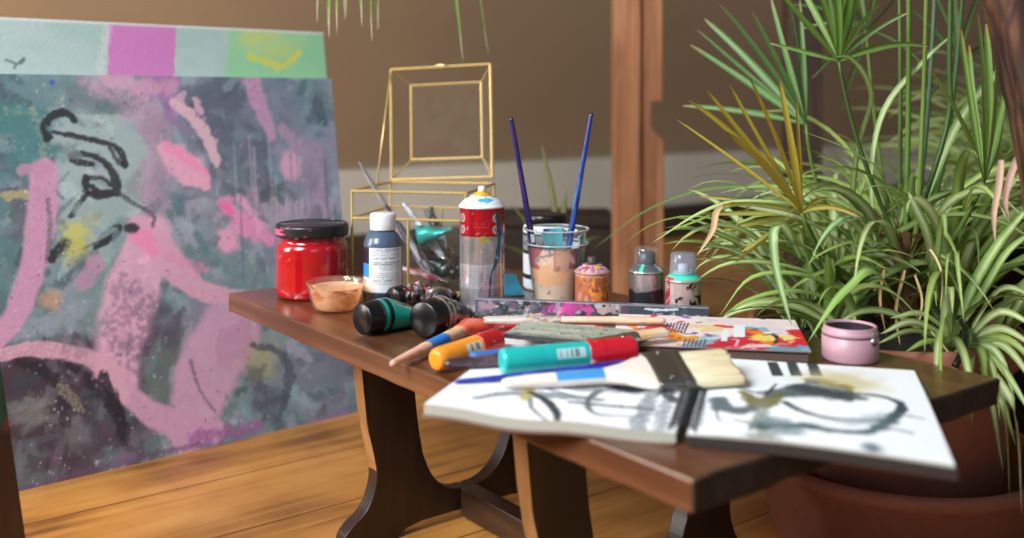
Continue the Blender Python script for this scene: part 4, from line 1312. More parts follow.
# ------------------------------------------------------------------ art book, red magazine, palette slab, straightedge
ax = Vector((.987, -.163, 0)).normalized(); ar = math.atan2(ax.y, ax.x); ay = Vector((-ax.y, ax.x, 0))
AOr = Vector((.337, 1.137, TZ)) - ax * .225; AT = .0195
art = thing('art_book', 'thick art book with a bright abstract painted cover and white paper squares', 'book', AOr, ar)
def art_conv(x, y):
    w = P(x, y, TZ + AT) - AOr
    return w.dot(ax), w.dot(ay)
r_ = Ras(0, .225, 0, .165, 190, 150, (228, 208, 214)); r_.conv = art_conv
g = .00112
def s(p, w, c, a=1, rag=.35, dry=0.0, soft=.2): r_.stroke(p, np.array(np.atleast_1d(w), float) * g, c, a, rag, dry, soft)
r_.mix(sstep(.5, .6, fbm(r_.X * 22, r_.Y * 22, 3)) * .5, (238, 222, 216))
s([(690, 326), (720, 327), (705, 331)], [14, 22, 14], (226, 200, 140), .9)
s([(640, 329), (664, 326)], 16, (200, 44, 60), .9)
s([(745, 328), (790, 331), (806, 330)], [14, 18, 16], (110, 178, 192), .95)
s([(760, 350), (790, 349), (812, 350)], [16, 22, 26], (86, 150, 168), .95)
s([(770, 343), (800, 345), (812, 340)], [10, 18, 16], (96, 160, 178), .85)
s([(770, 327), (780, 331), (786, 330)], [14, 20, 12], (232, 208, 216), .9)
s([(704, 346), (730, 343), (750, 338), (748, 331)], [26, 40, 42, 22], (196, 34, 56), .97)
s([(700, 349), (740, 350), (757, 349)], [18, 22, 14], (200, 44, 62), .95)
s([(735, 346), (738, 340), (731, 339)], 3, (232, 190, 196), .9); s([(742, 348), (752, 344), (756, 348), (746, 350)], 4, (230, 196, 202), .9)
s([(670, 333), (685, 339), (695, 337)], [18, 26, 12], (226, 150, 28), .97)
s([(676, 331), (688, 334), (697, 333)], 4, (40, 36, 60), .9)
for k in range(7):
    s([(664 + k * 3.4, 332), (668 + k * 3.4, 323)], 2.0, (44, 40, 60), .9)
s([(684, 347), (700, 344), (712, 336)], [18, 22, 14], (132, 184, 190), .9)
for k in range(6):
    s([(682 + k * 4, 349), (686 + k * 4, 339)], 2.0, (44, 60, 110), .85)
s([(752, 330), (758, 333)], 14, (228, 130, 36), .9)
s([(800, 332), (805, 337), (806, 343)], [26, 34, 26], (212, 34, 44), .98)
s([(764, 338), (784, 337), (800, 338)], [30, 16, 3], (236, 212, 96), .97)
s([(768, 343), (782, 342), (792, 340)], [16, 14, 5], (222, 126, 36), .95)
s([(774, 335), (778, 339), (775, 343)], 5, (34, 34, 54), .95); s([(764, 335), (782, 333)], 4, (60, 40, 60), .85)
s([(792, 347), (800, 345), (805, 348)], 3, (150, 120, 200), .9); s([(752, 330), (756, 329)], 6, (90, 70, 160), .9)
cvk = r_.conv; r_.conv = None; _ra = random.Random(9)
for k in range(90):
    u_ = _ra.uniform(0, .225); v_ = _ra.uniform(.0, .165); a_ = _ra.uniform(-.6, 2.2); l_ = _ra.uniform(.004, .022)
    if u_ > .10 and _ra.random() < .55: continue
    r_.stroke([(u_, v_), (u_ + l_ * math.cos(a_), v_ + l_ * math.sin(a_))], _ra.uniform(.0015, .012), _ra.choice([(206, 36, 58), (196, 30, 60), (120, 60, 160), (232, 214, 220), (240, 230, 226), (110, 180, 192), (232, 150, 40), (44, 40, 66), (236, 190, 200)]), .9, .5, .2)
r_.conv = cvk
r_.poly([(723, 329), (729, 328), (727, 341), (721, 341)], (226, 232, 236), 1); r_.poly([(734, 325), (745, 325), (745, 337), (733, 337)], (226, 234, 238), 1)
slab(r_, .0014, lambda X, Y: 0 * X + AT, (150, 120, 110)).build('front_cover', MT['gloss'], art)
pbv, pbf = box(.002, .222, .003, .163, .0016, AT - .0015)
M().add(pbv, pbf, smooth=False).build('page_block', wood('art_book_pages', (44, 30, 28), (84, 62, 56), (128, 100, 92), (3, 3, 900), rough=.8), art)
v, f = box(0, .225, 0, .165, 0, .0015)
M().add(v, f, smooth=False).build('back_cover', plain('dark_back_cover', (42, 30, 34), rough=.5), art)

mo = Vector((-.046, 1.252, TZ)); mxd = Vector((.99, -.06, 0)).normalized(); mr = math.atan2(mxd.y, mxd.x); myd = Vector((-mxd.y, mxd.x, 0))
r_ = Ras(0, .160, 0, .115, 140, 100, (206, 40, 62))
r_.conv = lambda x, y: ((P(x, y, TZ + .006) - mo).dot(mxd), (P(x, y, TZ + .006) - mo).dot(myd))
g = .00125
s([(502, 345), (516, 333), (526, 322)], [16, 14, 12], (232, 222, 228), 1, .1)
for k in range(6):                                  # small white lettering-like marks
    s([(487 + k * 2.9, 331 - k * .55), (488.6 + k * 2.9, 329.0 - k * .55)], 2.2, (236, 214, 220), .95, .5)
s([(530, 330), (560, 324), (590, 326)], [14, 10, 12], (226, 210, 214), .8); s([(545, 327), (556, 325)], 6, (120, 70, 170), .9)
s([(570, 322), (600, 322), (620, 323)], [8, 10, 8], (214, 60, 80), .9)
mg = slab(r_, .006, lambda X, Y: 0 * X + .0062, (222, 214, 214)).build('magazine', MT['gloss']); mg.location = mo; mg.rotation_euler = (0, 0, mr)
tag(mg, 'thin red and white magazine under the orange marker cap and palette slab', 'magazine')

po_ = Vector((-.010, 1.200, TZ + AT + .0004)); pxd = Vector((.935, -.354, 0)).normalized(); prr = math.atan2(pxd.y, pxd.x)
r_ = Ras(0, .160, 0, .075, 140, 70, (150, 162, 142))
r_.mix(sstep(.4, .65, fbm(r_.X * 16, r_.Y * 30, 3)), (160, 170, 152)); r_.mix(sstep(.52, .62, fbm(r_.X * 14, r_.Y * 90, 9)) * .7, (186, 186, 178))
r_.mix(sstep(.022, .004, r_.Y + .01 * fbm(r_.X * 50, r_.Y * 50, 4)) * .7, (120, 116, 118)); r_.speck((70, 70, 76), .66, .006, .8, 4); r_.speck((206, 90, 90), .76, .008, .8, 9)
pl_ = slab(r_, .0052, lambda X, Y: 0 * X + .0052, (54, 52, 58)).build('palette_slab', MT['paint']); pl_.location = po_; pl_.rotation_euler = (0, 0, prr)
tag(pl_, 'grey-green palette slab with dark edges between the turquoise marker and wooden brush', 'palette')

s0 = Vector((-.052, 1.425, TZ)); s1 = Vector((.265, 1.361, TZ)); sd_ = (s1 - s0).normalized(); SLn = (s1 - s0).length; SHt = .0225
r_ = Ras(0, SLn, 0, SHt, 330, 40, (58, 64, 72))
t = r_.X / SLn
nA = fbm(r_.X * 60, r_.Y * 60, 5); nB = fbm(r_.X * 110, r_.Y * 110, 15)
r_.mix(sstep(.42, .6, nA) * .4, (92, 98, 108)); r_.mix(sstep(.56, .62, fbm(r_.X * 40, r_.Y * 110, 55)) * sstep(.0, .12, t) * sstep(.40, .1, t) * .7, (170, 142, 150))
left = sstep(.72, .55, t)
r_.mix(sstep(.58, .62, fbm(r_.X * 90 + 3, r_.Y * 60, 25)) * left * sstep(.12, .25, t) * .6, (190, 70, 146)); r_.mix(sstep(.58, .64, fbm(r_.X * 95, r_.Y * 95, 35)) * left, (38, 40, 48))
r_.mix(sstep(.64, .67, fbm(r_.X * 80, r_.Y * 80, 45)) * left * .8, (206, 176, 160)); r_.mix(sstep(.66, .69, nB) * .7, (170, 176, 186))
r_.blob((SLn * .40, .012), .022, .010, (208, 60, 150), .8, .4, 1.4); r_.blob((SLn * .50, .014), .008, .007, (214, 70, 156), .8, .4, 1.4); r_.blob((SLn * .05, .012), .012, .008, (170, 130, 150), .8, .4, .9)
r_.stroke([(SLn * .74, .0175), (SLn * .80, .0165), (SLn * .87, .0185)], .0035, (206, 212, 220), .9, .4); r_.mix(sstep(SHt - .0022, SHt - .0012, r_.Y) * .7, (170, 166, 180))
for q in (.905, .955):
    r_.blob((SLn * q, .009), .0045, .0028, (180, 176, 176), .9, .4)
rul = slab(r_, .011, None, (96, 98, 106)).build('straightedge', MT['paint'])
rul.matrix_world = mat_of(s0, sd_, Vector((0, 0, 1)), sd_.cross(Vector((0, 0, 1))))
tag(rul, 'dark paint-splashed metal straightedge standing on edge before the cans', 'straightedge')

# blue plastic strip behind the spray can
v, f = box(-.024, .024, 0, .19, 0, .0022, bev=.0008)
bs = M().add(v, f, smooth=False).build('plastic_sheet', plain('blue_plastic', (20, 140, 176), rough=.35)); bs.location = (-.004, 1.552, TZ); bs.rotation_euler = (0, 0, R(4))
tag(bs, 'flat turquoise-blue plastic strip on the table between spray can and cups', 'sheet')

# ------------------------------------------------------------------ markers
def marker(label, p0, p1, r, capfrac, bodyc, capc, seed, endround=.6, code=True):
    t, L = between('paint_marker', label, 'marker', p0, p1)
    cx = L * (1 - capfrac)
    def fb(th, x, rr):
        c = np.ones((len(th), 3)) * bodyc
        up = adiff(th, math.radians(155))                       # axis x: y=r cos, z=r sin ; viewer sees -y and +z
        c = mixc(c, sstep(.5, .75, fbm(x * 30, np.cos(th) * 1 + 9, seed)) * .3, np.array(bodyc) * .85)
        if code:
            inl = (np.abs(up) < .42) & (x > cx * .60) & (x < cx * .93)
            c = mixc(c, inl * .8, (206, 214, 214))
            c = mixc(c, inl * (np.abs(up) < .3) * (vnoise(x * 900, x * 0, seed) > .5) * (x > cx * .64) * (x < cx * .9) * .75, (90, 100, 110))
        c = mixc(c, sstep(.80, .84, fbm(x * 120, np.sin(th) * 2, seed + 4)) * .5, np.array(bodyc) * .5)
        return c
    prof = [(0, 0), (r * .55, .0002), (r * .80, r * .12), (r * .93, r * .35), (r, r * endround * 1.2), (r, cx)] if endround > .5 else [(0, 0), (r * .80, 0), (r * .93, r * .08), (r, r * .25), (r, cx)]
    v, f, c = lathe(prof, 64, axis='x', colfn=fb, step=.0012)
    M().add(v, f, c).build('barrel', attr('marker_barrel', rough=.3, coat=.25), t)
    def fc(th, x, rr):
        c = np.ones((len(th), 3)) * capc
        c = mixc(c, sstep(.76, .79, fbm(x * 100, np.cos(th) * 3 + np.sin(th) * 2, seed + 7)) * .8, (236, 214, 214))
        c = mixc(c, (np.abs(x - cx - (L - cx) * .3) < .0006) * .8, np.array(capc) * .6)
        return c
    v, f, c = lathe([(0, cx - .001), (r * 1.0, cx - .001), (r * 1.06, cx), (r * 1.06, L - .003), (r * 1.0, L - .0008), (r * .9, L), (0, L)], 64, axis='x', colfn=fc, step=.0012)
    M().add(v, f, c).build('cap', attr('marker_cap', rough=.28, coat=.3), t)
    return t
mz = TZ + STH + .0146
def PA(x, y, Z): return P(x, y, Z)
marker('turquoise paint marker with a red cap lying across the sketchbook', PA(501, 361.5, mz), PA(634, 349.5, mz + .0012), .0140, .36, (28, 176, 172), (196, 22, 40), 5, endround=.3)
marker('orange paint marker with a dark red cap left of the sketchbook', Vector((-.0865, 1.118, TZ + .0140)), Vector((-.017, 1.186, TZ + .0205)), .0136, .32, (240, 148, 40), (176, 24, 34), 9)

# ------------------------------------------------------------------ brushes
def loft_part(name, pairs, mat, parent, e=2.0, colfn=None, k=30, n=20):
    r = loft(stations(pairs, k), n, e, colfn)
    return M().add(*r).build(name, mat, parent)
def hair(name, x0, x1, hw0, hh0, hw1, hh1, base, tipc, parent, seed=0, n=48, mat=None):
    """a bundle of hair: fluted loft, ragged at its tip"""
    xs = np.linspace(x0, x1, 22); V = []; C = []
    th = np.linspace(0, 2 * math.pi, n, endpoint=False)
    for i, x in enumerate(xs):
        t = i / 21
        fl = 1 + .10 * (vnoise(th * 9, th * 0 + 1, seed) - .5) * (.3 + t)
        c = np.cos(th); s_ = np.sin(th)
        hw = hw0 + (hw1 - hw0) * t; hh = hh0 + (hh1 - hh0) * t
        rag = (vnoise(th * 12, th * 0 + 3, seed + 1) - .5) * (x1 - x0) * .12 * sstep(.7, 1, t)
        V.append(np.stack([x + rag, hw * np.sign(c) * np.abs(c) ** .6 * fl, hh * np.sign(s_) * np.abs(s_) ** .8 * fl], 1))
        cc = np.array(base) * (1 - t) + np.array(tipc) * t
        st_ = (vnoise(th * 16, np.full(n, x * 40), seed + 5) - .5) * 34
        C.append(cc + st_[:, None])
    f = grid_faces(n, len(xs), True); f.append(tuple(range(n - 1, -1, -1))); f.append(tuple((len(xs) - 1) * n + i for i in range(n)))
    return M().add(np.vstack(V), f, np.vstack(C)).build(name, mat or attr('brush_hair', bump=.5, bscale=300, rough=.8), parent)

# big flat brush
b0 = Vector((-.010, 1.012, TZ + STH + .0062)); b1 = Vector((.176, 1.040, TZ + STH + .0122))
fb_, FL = between('flat_brush', 'wide flat paintbrush with a white handle and cream bristles across the sketchbook', 'paintbrush', b0, b1, roll=R(15))
def fbc(x, th):
    c = np.ones((len(x), 3)) * (224, 214, 204)
    c = mixc(c, ((x > .056) & (x < .105) & (np.sin(th) > -.1) & (np.cos(th) > -.85)) * 1.0, (58, 142, 206))
    c = mixc(c, sstep(.5, .8, fbm(x * 40, th, 4)) * .3, (206, 190, 172))
    return c
loft_part('handle', [(0, .004, .0035), (.006, .0062, .005), (.03, .0085, .006), (.07, .0095, .0065), (.105, .0105, .0066), (.124, .017, .0068), (.140, .027, .0068), (.150, .031, .0066), (.158, .031, .0064)], attr('white_handle', rough=.45), fb_, 2.4, fbc, 60)
loft_part('ferrule', [(.154, .0325, .0066), (.157, .0335, .0075), (.181, .0335, .0072), (.184, .0345, .0078), (.189, .0345, .0078), (.191, .0335, .0072)], MT['steel'], fb_, 5.0)
for yy in (-.024, .024):
    v, f = lathe([(0, .0078), (.0022, .0078), (.0016, .0090), (0, .0093)], 14)
    v[:, 0] += .169; v[:, 1] += yy
    M().add(v, f).build('rivet', MT['chrome'], fb_)
hair('bristles', .189, .243, .0325, .0068, .0335, .0050, (226, 216, 186), (214, 198, 158), fb_, 3, 90)

# long thin blue brush
def thin_brush(label, p0, p1, r, cols, fer, hairs, seed, name='paintbrush', flat=1.0, ferc=None, frac=(.74, .86)):
    t, L = between(name, label, 'paintbrush', p0, p1)
    h1, f1 = frac
    def cf(x, th):
        c = np.ones((len(x), 3)) * cols[0]
        for k, q in enumerate(cols[1:]):
            c = mixc(c, sstep(.52, .58, fbm(x * 60 + 7 * k, th * 1.5 + 3 * k, seed + 7 * k)), q)
        return c
    loft_part('handle', [(0, r * .4, r * .4), (.004, r * .7, r * .7), (L * h1 * .45, r * .85, r * .85), (L * h1 * .82, r * 1.15, r * 1.15), (L * h1, r * .8, r * .8)], attr('painted_handle', rough=.35, coat=.2), t, 2.0, cf, 70)
    if fer:
        loft_part('ferrule', [(L * h1 - .002, r * .86, r * .86), (L * h1 + (f1 - h1) * L * .5, r * .95, r * .9), (L * f1, r * flat, r * .8)], ferc or MT['chrome'], t, 2.4)
        hair('bristles', L * f1 - .001, L, r * flat * .95, r * .75, r * flat, r * .4, hairs[0], hairs[1], t, seed)
    return t
thin_brush('long thin blue-handled brush lying beside the turquoise marker', PA(455, 382.5, TZ + STH + .0042), Vector((.222, 1.112, TZ + AT + .0025)), .0042,
           [(42, 40, 150), (52, 84, 176), (34, 28, 110)], True, ((150, 146, 128), (136, 136, 120)), 3, frac=(.74, .86), flat=1.6)
# dark purple brush end lying on the corner of the sketchbook, and blue pencil behind it
thin_brush('stubby dark purple stained brush handle on the left page corner', Vector((-.0725, 1.083, TZ + STH + .0066)), Vector((.030, 1.108, TZ + STH + .0096)), .0080,
           [(64, 44, 54), (48, 34, 46), (88, 66, 74)], False, None, 13, frac=(1, 1))
t, L = between('marker_pen', 'flat bright blue pen between the orange and turquoise markers', 'pen', Vector((-.046, 1.118, TZ + STH + .0055)), Vector((.045, 1.156, TZ + STH + .0060)))
loft_part('barrel', [(0, .005, .0028), (.003, .0072, .0050), (L * .8, .0072, .0052)], plain('blue_pen', (36, 120, 206), rough=.35), t, 3.0)
loft_part('cap', [(L * .79, .0075, .0053), (L, .0072, .0050)], MT['white'], t, 3.0)
# coral dipped brush
c0 = PA(391, 364.5, .3125); c1 = Vector((-.040, 1.312, .3195))
cbr, L = between('coral_brush', 'wooden brush with a blue band and flared coral end hanging over the table edge', 'paintbrush', c0, c1)
def cbc(x, th):
    c = np.ones((len(x), 3)) * (216, 178, 140)
    c = mixc(c, (x < L * .36) * sstep(.45, .6, fbm(x * 60, th, 3)) * .8, (226, 150, 140)); c = mixc(c, (x < L * .36) * .35, (220, 190, 170))
    c = mixc(c, ((x > L * .37) & (x < L * .56)) * 1.0, (32, 118, 206))
    c = mixc(c, sstep(.62, .66, fbm(x * 120, th * 2, 9)) * .6, (196, 120, 110))
    return c
loft_part('handle', [(0, .002, .002), (.004, .0042, .004), (L * .36, .0078, .0066), (L * .56, .0088, .0072), (L * .74, .0098, .0074)], attr('coral_brush_handle', rough=.5), cbr, 2.3, cbc, 70)
loft_part('coral_end', [(L * .735, .0100, .0078), (L * .80, .0120, .0080), (L * .88, .0180, .0076), (L * .95, .0225, .0066), (L, .0225, .0036)], plain('coral_paint', (232, 104, 76), rough=.42), cbr, 2.8)
# cream bristled wooden brush in front of the straightedge
wb, L = between('paintbrush', 'wooden brush with paint-caked pale bristles in front of the straightedge', 'paintbrush', Vector((.192, 1.262, TZ + AT + .0068)), Vector((-.034, 1.296, TZ + .0205)))
def wbc(x, th):
    c = np.ones((len(x), 3)) * (206, 176, 146)
    c = mixc(c, sstep(.5, .6, fbm(x * 50, th, 3)) * .6, (226, 206, 186)); c = mixc(c, (np.sin(th) < -.3) * .7, (120, 84, 62)); c = mixc(c, (x < L * .1) * .6, (226, 188, 150))
    return c
loft_part('handle', [(0, .002, .002), (.004, .004, .0038), (L * .2, .0062, .0056), (L * .48, .0058, .0052), (L * .58, .0072, .0050)], attr('wood_handle_print', rough=.5), wb, 2.2, wbc, 60)
def wfc(x, th):
    c = np.ones((len(x), 3)) * (196, 186, 172)
    c = mixc(c, sstep(.5, .55, fbm(x * 160, th * 3, 5)), (130, 124, 122)); c = mixc(c, sstep(.6, .64, fbm(x * 160, th * 3, 15)), (206, 150, 90))
    return c
loft_part('ferrule', [(L * .575, .0078, .0052), (L * .68, .0094, .0052), (L * .76, .0108, .0050)], attr('caked_ferrule', rough=.5), wb, 2.8, wfc, 40)
hair('bristles', L * .755, L, .0106, .0050, .0118, .0034, (186, 180, 172), (206, 196, 186), wb, 7, 60)
# little brush with pale tip beside the red cap
sb, L = between('paintbrush', 'small brush with a silver ferrule and pale yellow tip beside the red marker cap', 'paintbrush', Vector((.060, 1.128, TZ + .0275)), Vector((.179, 1.180, TZ + AT + .0120)))
loft_part('handle', [(0, .003, .003), (.03, .0052, .0048), (L * .55, .0062, .0052)], plain('dark_brush_handle', (92, 74, 60), rough=.4), sb, 2.0)
loft_part('ferrule', [(L * .54, .0066, .0054), (L * .70, .0096, .0054)], MT['chrome'], sb, 2.6)
hair('bristles', L * .695, L, .0094, .0050, .0100, .0044, (222, 172, 112), (226, 214, 184), sb, 21, 40)

# two brushes standing in the cups
def cup_brush(label, top, foot, r, cols, seed):
    t, L = between('paintbrush', label, 'paintbrush', top, foot)
    def cf(x, th):
        c = np.ones((len(x), 3)) * cols[0]
        for k, q in enumerate(cols[1:]):
            c = mixc(c, sstep(.5, .56, fbm(x * 45 + 7 * k, th * 1.2 + 3 * k, seed + 7 * k)) * (.35 + .65 * sstep(L * .12, L * .4, x)), q)
        c = mixc(c, (x < .004) * 1.0, (40, 40, 50))
        return c
    loft_part('handle', [(0, r * .45, r * .45), (.003, r * .7, r * .7), (L * .5, r, r), (L * .72, r * 1.15, r * 1.15), (L * .80, r * .9, r * .9)], attr('cup_brush_handle', rough=.3, coat=.3), t, 2.0, cf, 80)
    loft_part('ferrule', [(L * .795, r * .95, r * .95), (L * .9, r * 1.1, r * .9)], MT['steel'], t, 2.2)
    hair('bristles', L * .895, L, r * 1.05, r * .85, r * .6, r * .4, (120, 90, 80), (100, 70, 70), t, seed, 28)
cup_brush('navy and plum paint-stained brush standing at the left in the plastic cups', Vector((-.0015, 1.478, .582)), Vector((.0450, 1.504, TZ + .0060)), .0046, [(28, 27, 92), (76, 38, 70), (36, 36, 104)], 4)
cup_brush('bright blue paint-stained brush leaning right in the plastic cups', Vector((.1195, 1.515, .588)), Vector((.0710, 1.506, TZ + .0060)), .0044, [(26, 32, 124), (30, 54, 140), (34, 92, 150)], 8)

# ------------------------------------------------------------------ inside the glass box
def gbw(x, y, z): return GBM @ Vector((x, y, z))
kn, L = between('palette_knife', 'palette knife with a pale pointed blade sticking up out of the glass box', 'palette knife', gbw(.121, .050, .0095), Q(359, 162, 1.655))
loft_part('handle', [(0, .005, .005), (.02, .0075, .0070), (L * .35, .0068, .0064), (L * .48, .0058, .0054)], attr('knife_handle', rough=.5), kn, 2.0, lambda x, th: mixc(np.ones((len(x), 3)) * (170, 168, 176), sstep(.45, .55, fbm(x * 60, th, 3)), (70, 66, 76)), 40)
loft_part('neck', [(L * .47, .0036, .0032), (L * .60, .0030, .0026), (L * .64, .0040, .0014)], plain('dark_neck', (56, 46, 60), rough=.4), kn, 2.0)
loft_part('blade', [(L * .635, .0055, .0012), (L * .68, .0105, .0009), (L * .80, .0105, .0008), (L * .94, .006, .0006), (L, .0008, .0004)], attr('pale_blade', rough=.35), kn, 2.4, lambda x, th: mixc(np.ones((len(x), 3)) * (214, 212, 220), sstep(.5, .6, fbm(x * 50, th, 8)), (180, 160, 176)))
thin_brush('pale pink-handled brush slanting inside the glass box', gbw(.030, .075, .112), gbw(.130, .060, .0098), .0058, [(196, 150, 160), (150, 140, 150), (220, 200, 206)], True, ((60, 50, 54), (40, 36, 40)), 31)
thin_brush('grey silver-handled brush slanting inside the glass box behind the palette knife', gbw(.045, .118, .128), gbw(.150, .085, .0110), .0060, [(176, 180, 190), (120, 124, 136), (210, 212, 220)], True, ((70, 60, 60), (50, 46, 50)), 35)
thin_brush('dusty rose brush lying low inside the glass box', gbw(.060, .022, .038), gbw(.165, .028, .0095), .0056, [(196, 130, 140), (150, 90, 100), (214, 176, 180)], True, ((80, 60, 60), (60, 46, 50)), 37)
def box_tube(label, p0, p1, r, colfn, seed):
    t, L = between('paint_tube', label, 'paint tube', p0, p1)
    v, f = lathe([(0, 0), (r * .6, 0), (r * .68, .002), (r * .70, .014), (0, .014)], 30, axis='x'); M().add(v, f).build('cap', MT['black'], t)
    v, f, c = loft(stations([(.013, r * .6, r * .6), (.018, r, r), (L * .5, r * 1.06, r * .75), (L - .008, r * 1.3, .003), (L, r * 1.3, .0016)], 34), 30, 2.0, lambda x, th: colfn(x, th, L, .013))
    d = (fbm(v[:, 0] * 90, v[:, 1] * 70 + v[:, 2] * 40, seed, 3) - .5) * .006; v[:, 2] += d
    M().add(v, f, c).build('tube_body', MT['tubem'], t)
def turq(x, th, L, cl):
    return mixc(np.ones((len(x), 3)) * (40, 184, 176), sstep(.55, .62, fbm(x * 60, th, 5)), (20, 120, 120))
box_tube('turquoise paint tube standing on dark tubes inside the glass box', gbw(.070, .070, .0760), gbw(.140, .088, .0900), .0185, turq, 3)
box_tube('dark squeezed paint tube propped at the back inside the glass box', gbw(.120, .140, .016), gbw(.080, .144, .118), .0160, crum_c(53, (48, 48, 54), [(120, 124, 130), (26, 26, 30), (196, 200, 206)]), 5)
box_tube('black squeezed paint tube under the turquoise tube in the glass box', gbw(.150, .112, .018), gbw(.080, .118, .0560), .0170, crum_c(63, (30, 30, 34), [(84, 88, 96), (20, 20, 22), (150, 60, 60)]), 7)
box_tube('black paint tube lying on the floor of the glass box at the right', gbw(.152, .070, .0185), gbw(.090, .085, .0480), .0150, crum_c(73, (34, 34, 36), [(110, 110, 116), (22, 22, 24), (60, 90, 90)]), 9)

# ------------------------------------------------------------------ plants
LEAF = leaf_material('living_leaf'); DRY = leaf_material('withered_leaf', .8, .2)
rl = random.Random(21)


def leaf(mesh, pts, w, edge, mid, tip=None, fold=.35, twist=0.0, base_w=.5, tipfrac=.08, o=Vector((0, 0, 0)), hint=None, wid_fn=None):
    pts = [Vector(p) for p in pts]
    n = len(pts)
    hd = pts[-1] - pts[0]; hd.z = 0
    if hd.length < 1e-4: hd = Vector((1, 0, 0))
    hd.normalize()
    side0 = hint.normalized() if hint is not None else Vector((-hd.y, hd.x, 0))
    V = []; C = []
    for i, p in enumerate(pts):
        t = i / (n - 1)
        T = (pts[min(i + 1, n - 1)] - pts[max(i - 1, 0)]).normalized()
        s = side0 - T * side0.dot(T)
        s = s.normalized() if s.length > 1e-4 else T.orthogonal().normalized()
        s = (Quaternion(T, twist * (1 + .3 * t)) @ s)
        nn = T.cross(s).normalized()
        if wid_fn: ww = w * wid_fn(t)
        else: ww = w * min(1, base_w + t * 3) * (1 - t ** 3.2) ** .9 + .0003
        for q, cc in ((-1, 0), (-.45, 1), (0, 2), (.45, 1), (1, 0)):
            V.append(p + s * q * ww / 2 + nn * abs(q) * ww * fold * .5 - o)
            c = (np.array(edge), np.array(edge) * .45 + np.array(mid) * .55, np.array(mid))[cc]
            if tip is not None and t > 1 - tipfrac:
                k = min(1, (t - 1 + tipfrac) / tipfrac * 1.5); c = c * (1 - k) + np.array(tip) * k
            C.append(c)
    mesh.add([tuple(v) for v in V], grid_faces(5, n), np.array(C))


def arc(c, az, L, e0, e1, n=14, pw=1.4, wob=0.0):
    p = Vector(c); out = [p.copy()]
    for i in range(n):
        t = (i + .5) / n
        e = e0 + (e1 - e0) * t ** pw
        a = az + wob * math.sin(t * 3)
        p = p + Vector((math.cos(e) * math.cos(a), math.cos(e) * math.sin(a), math.sin(e))) * (L / n)
        out.append(p.copy())
    return out


def qpath(pp, k=5):
    """smooth path through photo points at given depths"""
    q = [Q(*p) for p in pp]
    if len(q) == 2: q = [q[0], (q[0] + q[1]) / 2, q[1]]
    e = [q[0] * 2 - q[1]] + q + [q[-1] * 2 - q[-2]]
    out = []
    for i in range(len(q) - 1):
        for t in np.linspace(0, 1, k, endpoint=False):
            p0, p1, p2, p3 = e[i], e[i + 1], e[i + 2], e[i + 3]
            out.append(.5 * (p1 * 2 + (p2 - p0) * t + (p0 * 2 - p1 * 5 + p2 * 4 - p3) * t * t + (p1 * 3 - p0 - p2 * 3 + p3) * t ** 3))
    out.append(q[-1])
    return out


GREENS = [(116, 144, 60), (130, 156, 70), (104, 132, 56), (140, 162, 88), (120, 148, 76)]
PALES = [(212, 224, 168), (196, 214, 140), (224, 232, 186), (170, 192, 112)]
VIEW = Vector((1, 0, .25))

# --- the saucer
PCX, PCY = .520, 1.423
sc = M()
v, f = lathe([(0, 0), (.165, 0), (.176, .006), (.207, .102), (.216, .106), (.222, .113), (.222, .122), (.215, .127), (.207, .124), (.201, .110), (.172, .016), (0, .014)], 96)
so = sc.add(np.asarray(v) * (.93, .93, 1), f).build('plant_saucer', MT['terra']); so.location = (PCX + .016, PCY - .004, 0)
tag(so, 'broad deep terracotta saucer on the floor beneath the plant pot', 'saucer')
# --- potted umbrella palm with spider plant at its foot
pp = thing('potted_palm', 'terracotta pot of fan-leaved palm and striped spider plant beside the table', 'potted plant', (PCX, PCY, .0165))
po3 = Vector((PCX, PCY, .0165))
RZ = .296 - .0165
v, f = lathe([(0, 0), (.143, 0), (.149, .003), (.168, RZ - .045), (.170, RZ - .042), (.177, RZ - .040), (.181, RZ - .036), (.184, RZ - .006), (.181, RZ), (.174, RZ), (.170, RZ - .006), (.163, RZ - .05), (.14, .01), (0, .01)], 96)
M().add(v, f).build('pot', MT['terra'], pp)
v, f = lathe([(.1655, RZ - .035), (.13, RZ - .022), (.07, RZ - .016), (0, RZ - .014)], 60, step=.008)
v[:, 2] += (fbm(v[:, 0] * 60 + 9, v[:, 1] * 60 + 9, 3) - .5) * .016
M().add(v, f).build('soil', MT['soil'], pp)
SZ = .296 - .018
tb = Vector((.558, 1.435, SZ - .02))
tm = M()
trp = [tb, tb + Vector((.001, 0, .05)), tb + Vector((-.002, .002, .11)), tb + Vector((.002, 0, .165))]
v, f = tube([p - po3 for p in trp], [.022, .020, .017, .007], 20)
v = np.array(v); v[:, :2] += ((fbm(v[:, 2:3] * 160, np.arctan2(v[:, 1:2] - .0, v[:, 0:1]) * 4, 5) - .5) * .006)
tm.add(v, f, np.array((104, 74, 46)) * (.55 + .8 * fbm(v[:, 2] * 220, np.arctan2(v[:, 1] - .017, v[:, 0] - .044) * 3, 9, 3))[:, None])
for k in range(170):                                 # ragged fibres
    a = rl.uniform(0, 6.28); z = rl.uniform(0, .16); rr = .018
    p0 = tb + Vector((math.cos(a) * rr, math.sin(a) * rr, z)); d = Vector((math.cos(a), math.sin(a), rl.uniform(.2, 1.6))) * rl.uniform(.012, .04)
    leaf(tm, [p0, p0 + d * .5, p0 + d + Vector((0, 0, -.004))], .004, rl.choice([(120, 88, 52), (92, 62, 38), (150, 116, 74)]), (130, 96, 58), None, .2, rl.uniform(-1, 1), o=po3)
tm.build('trunk', DRY, pp)


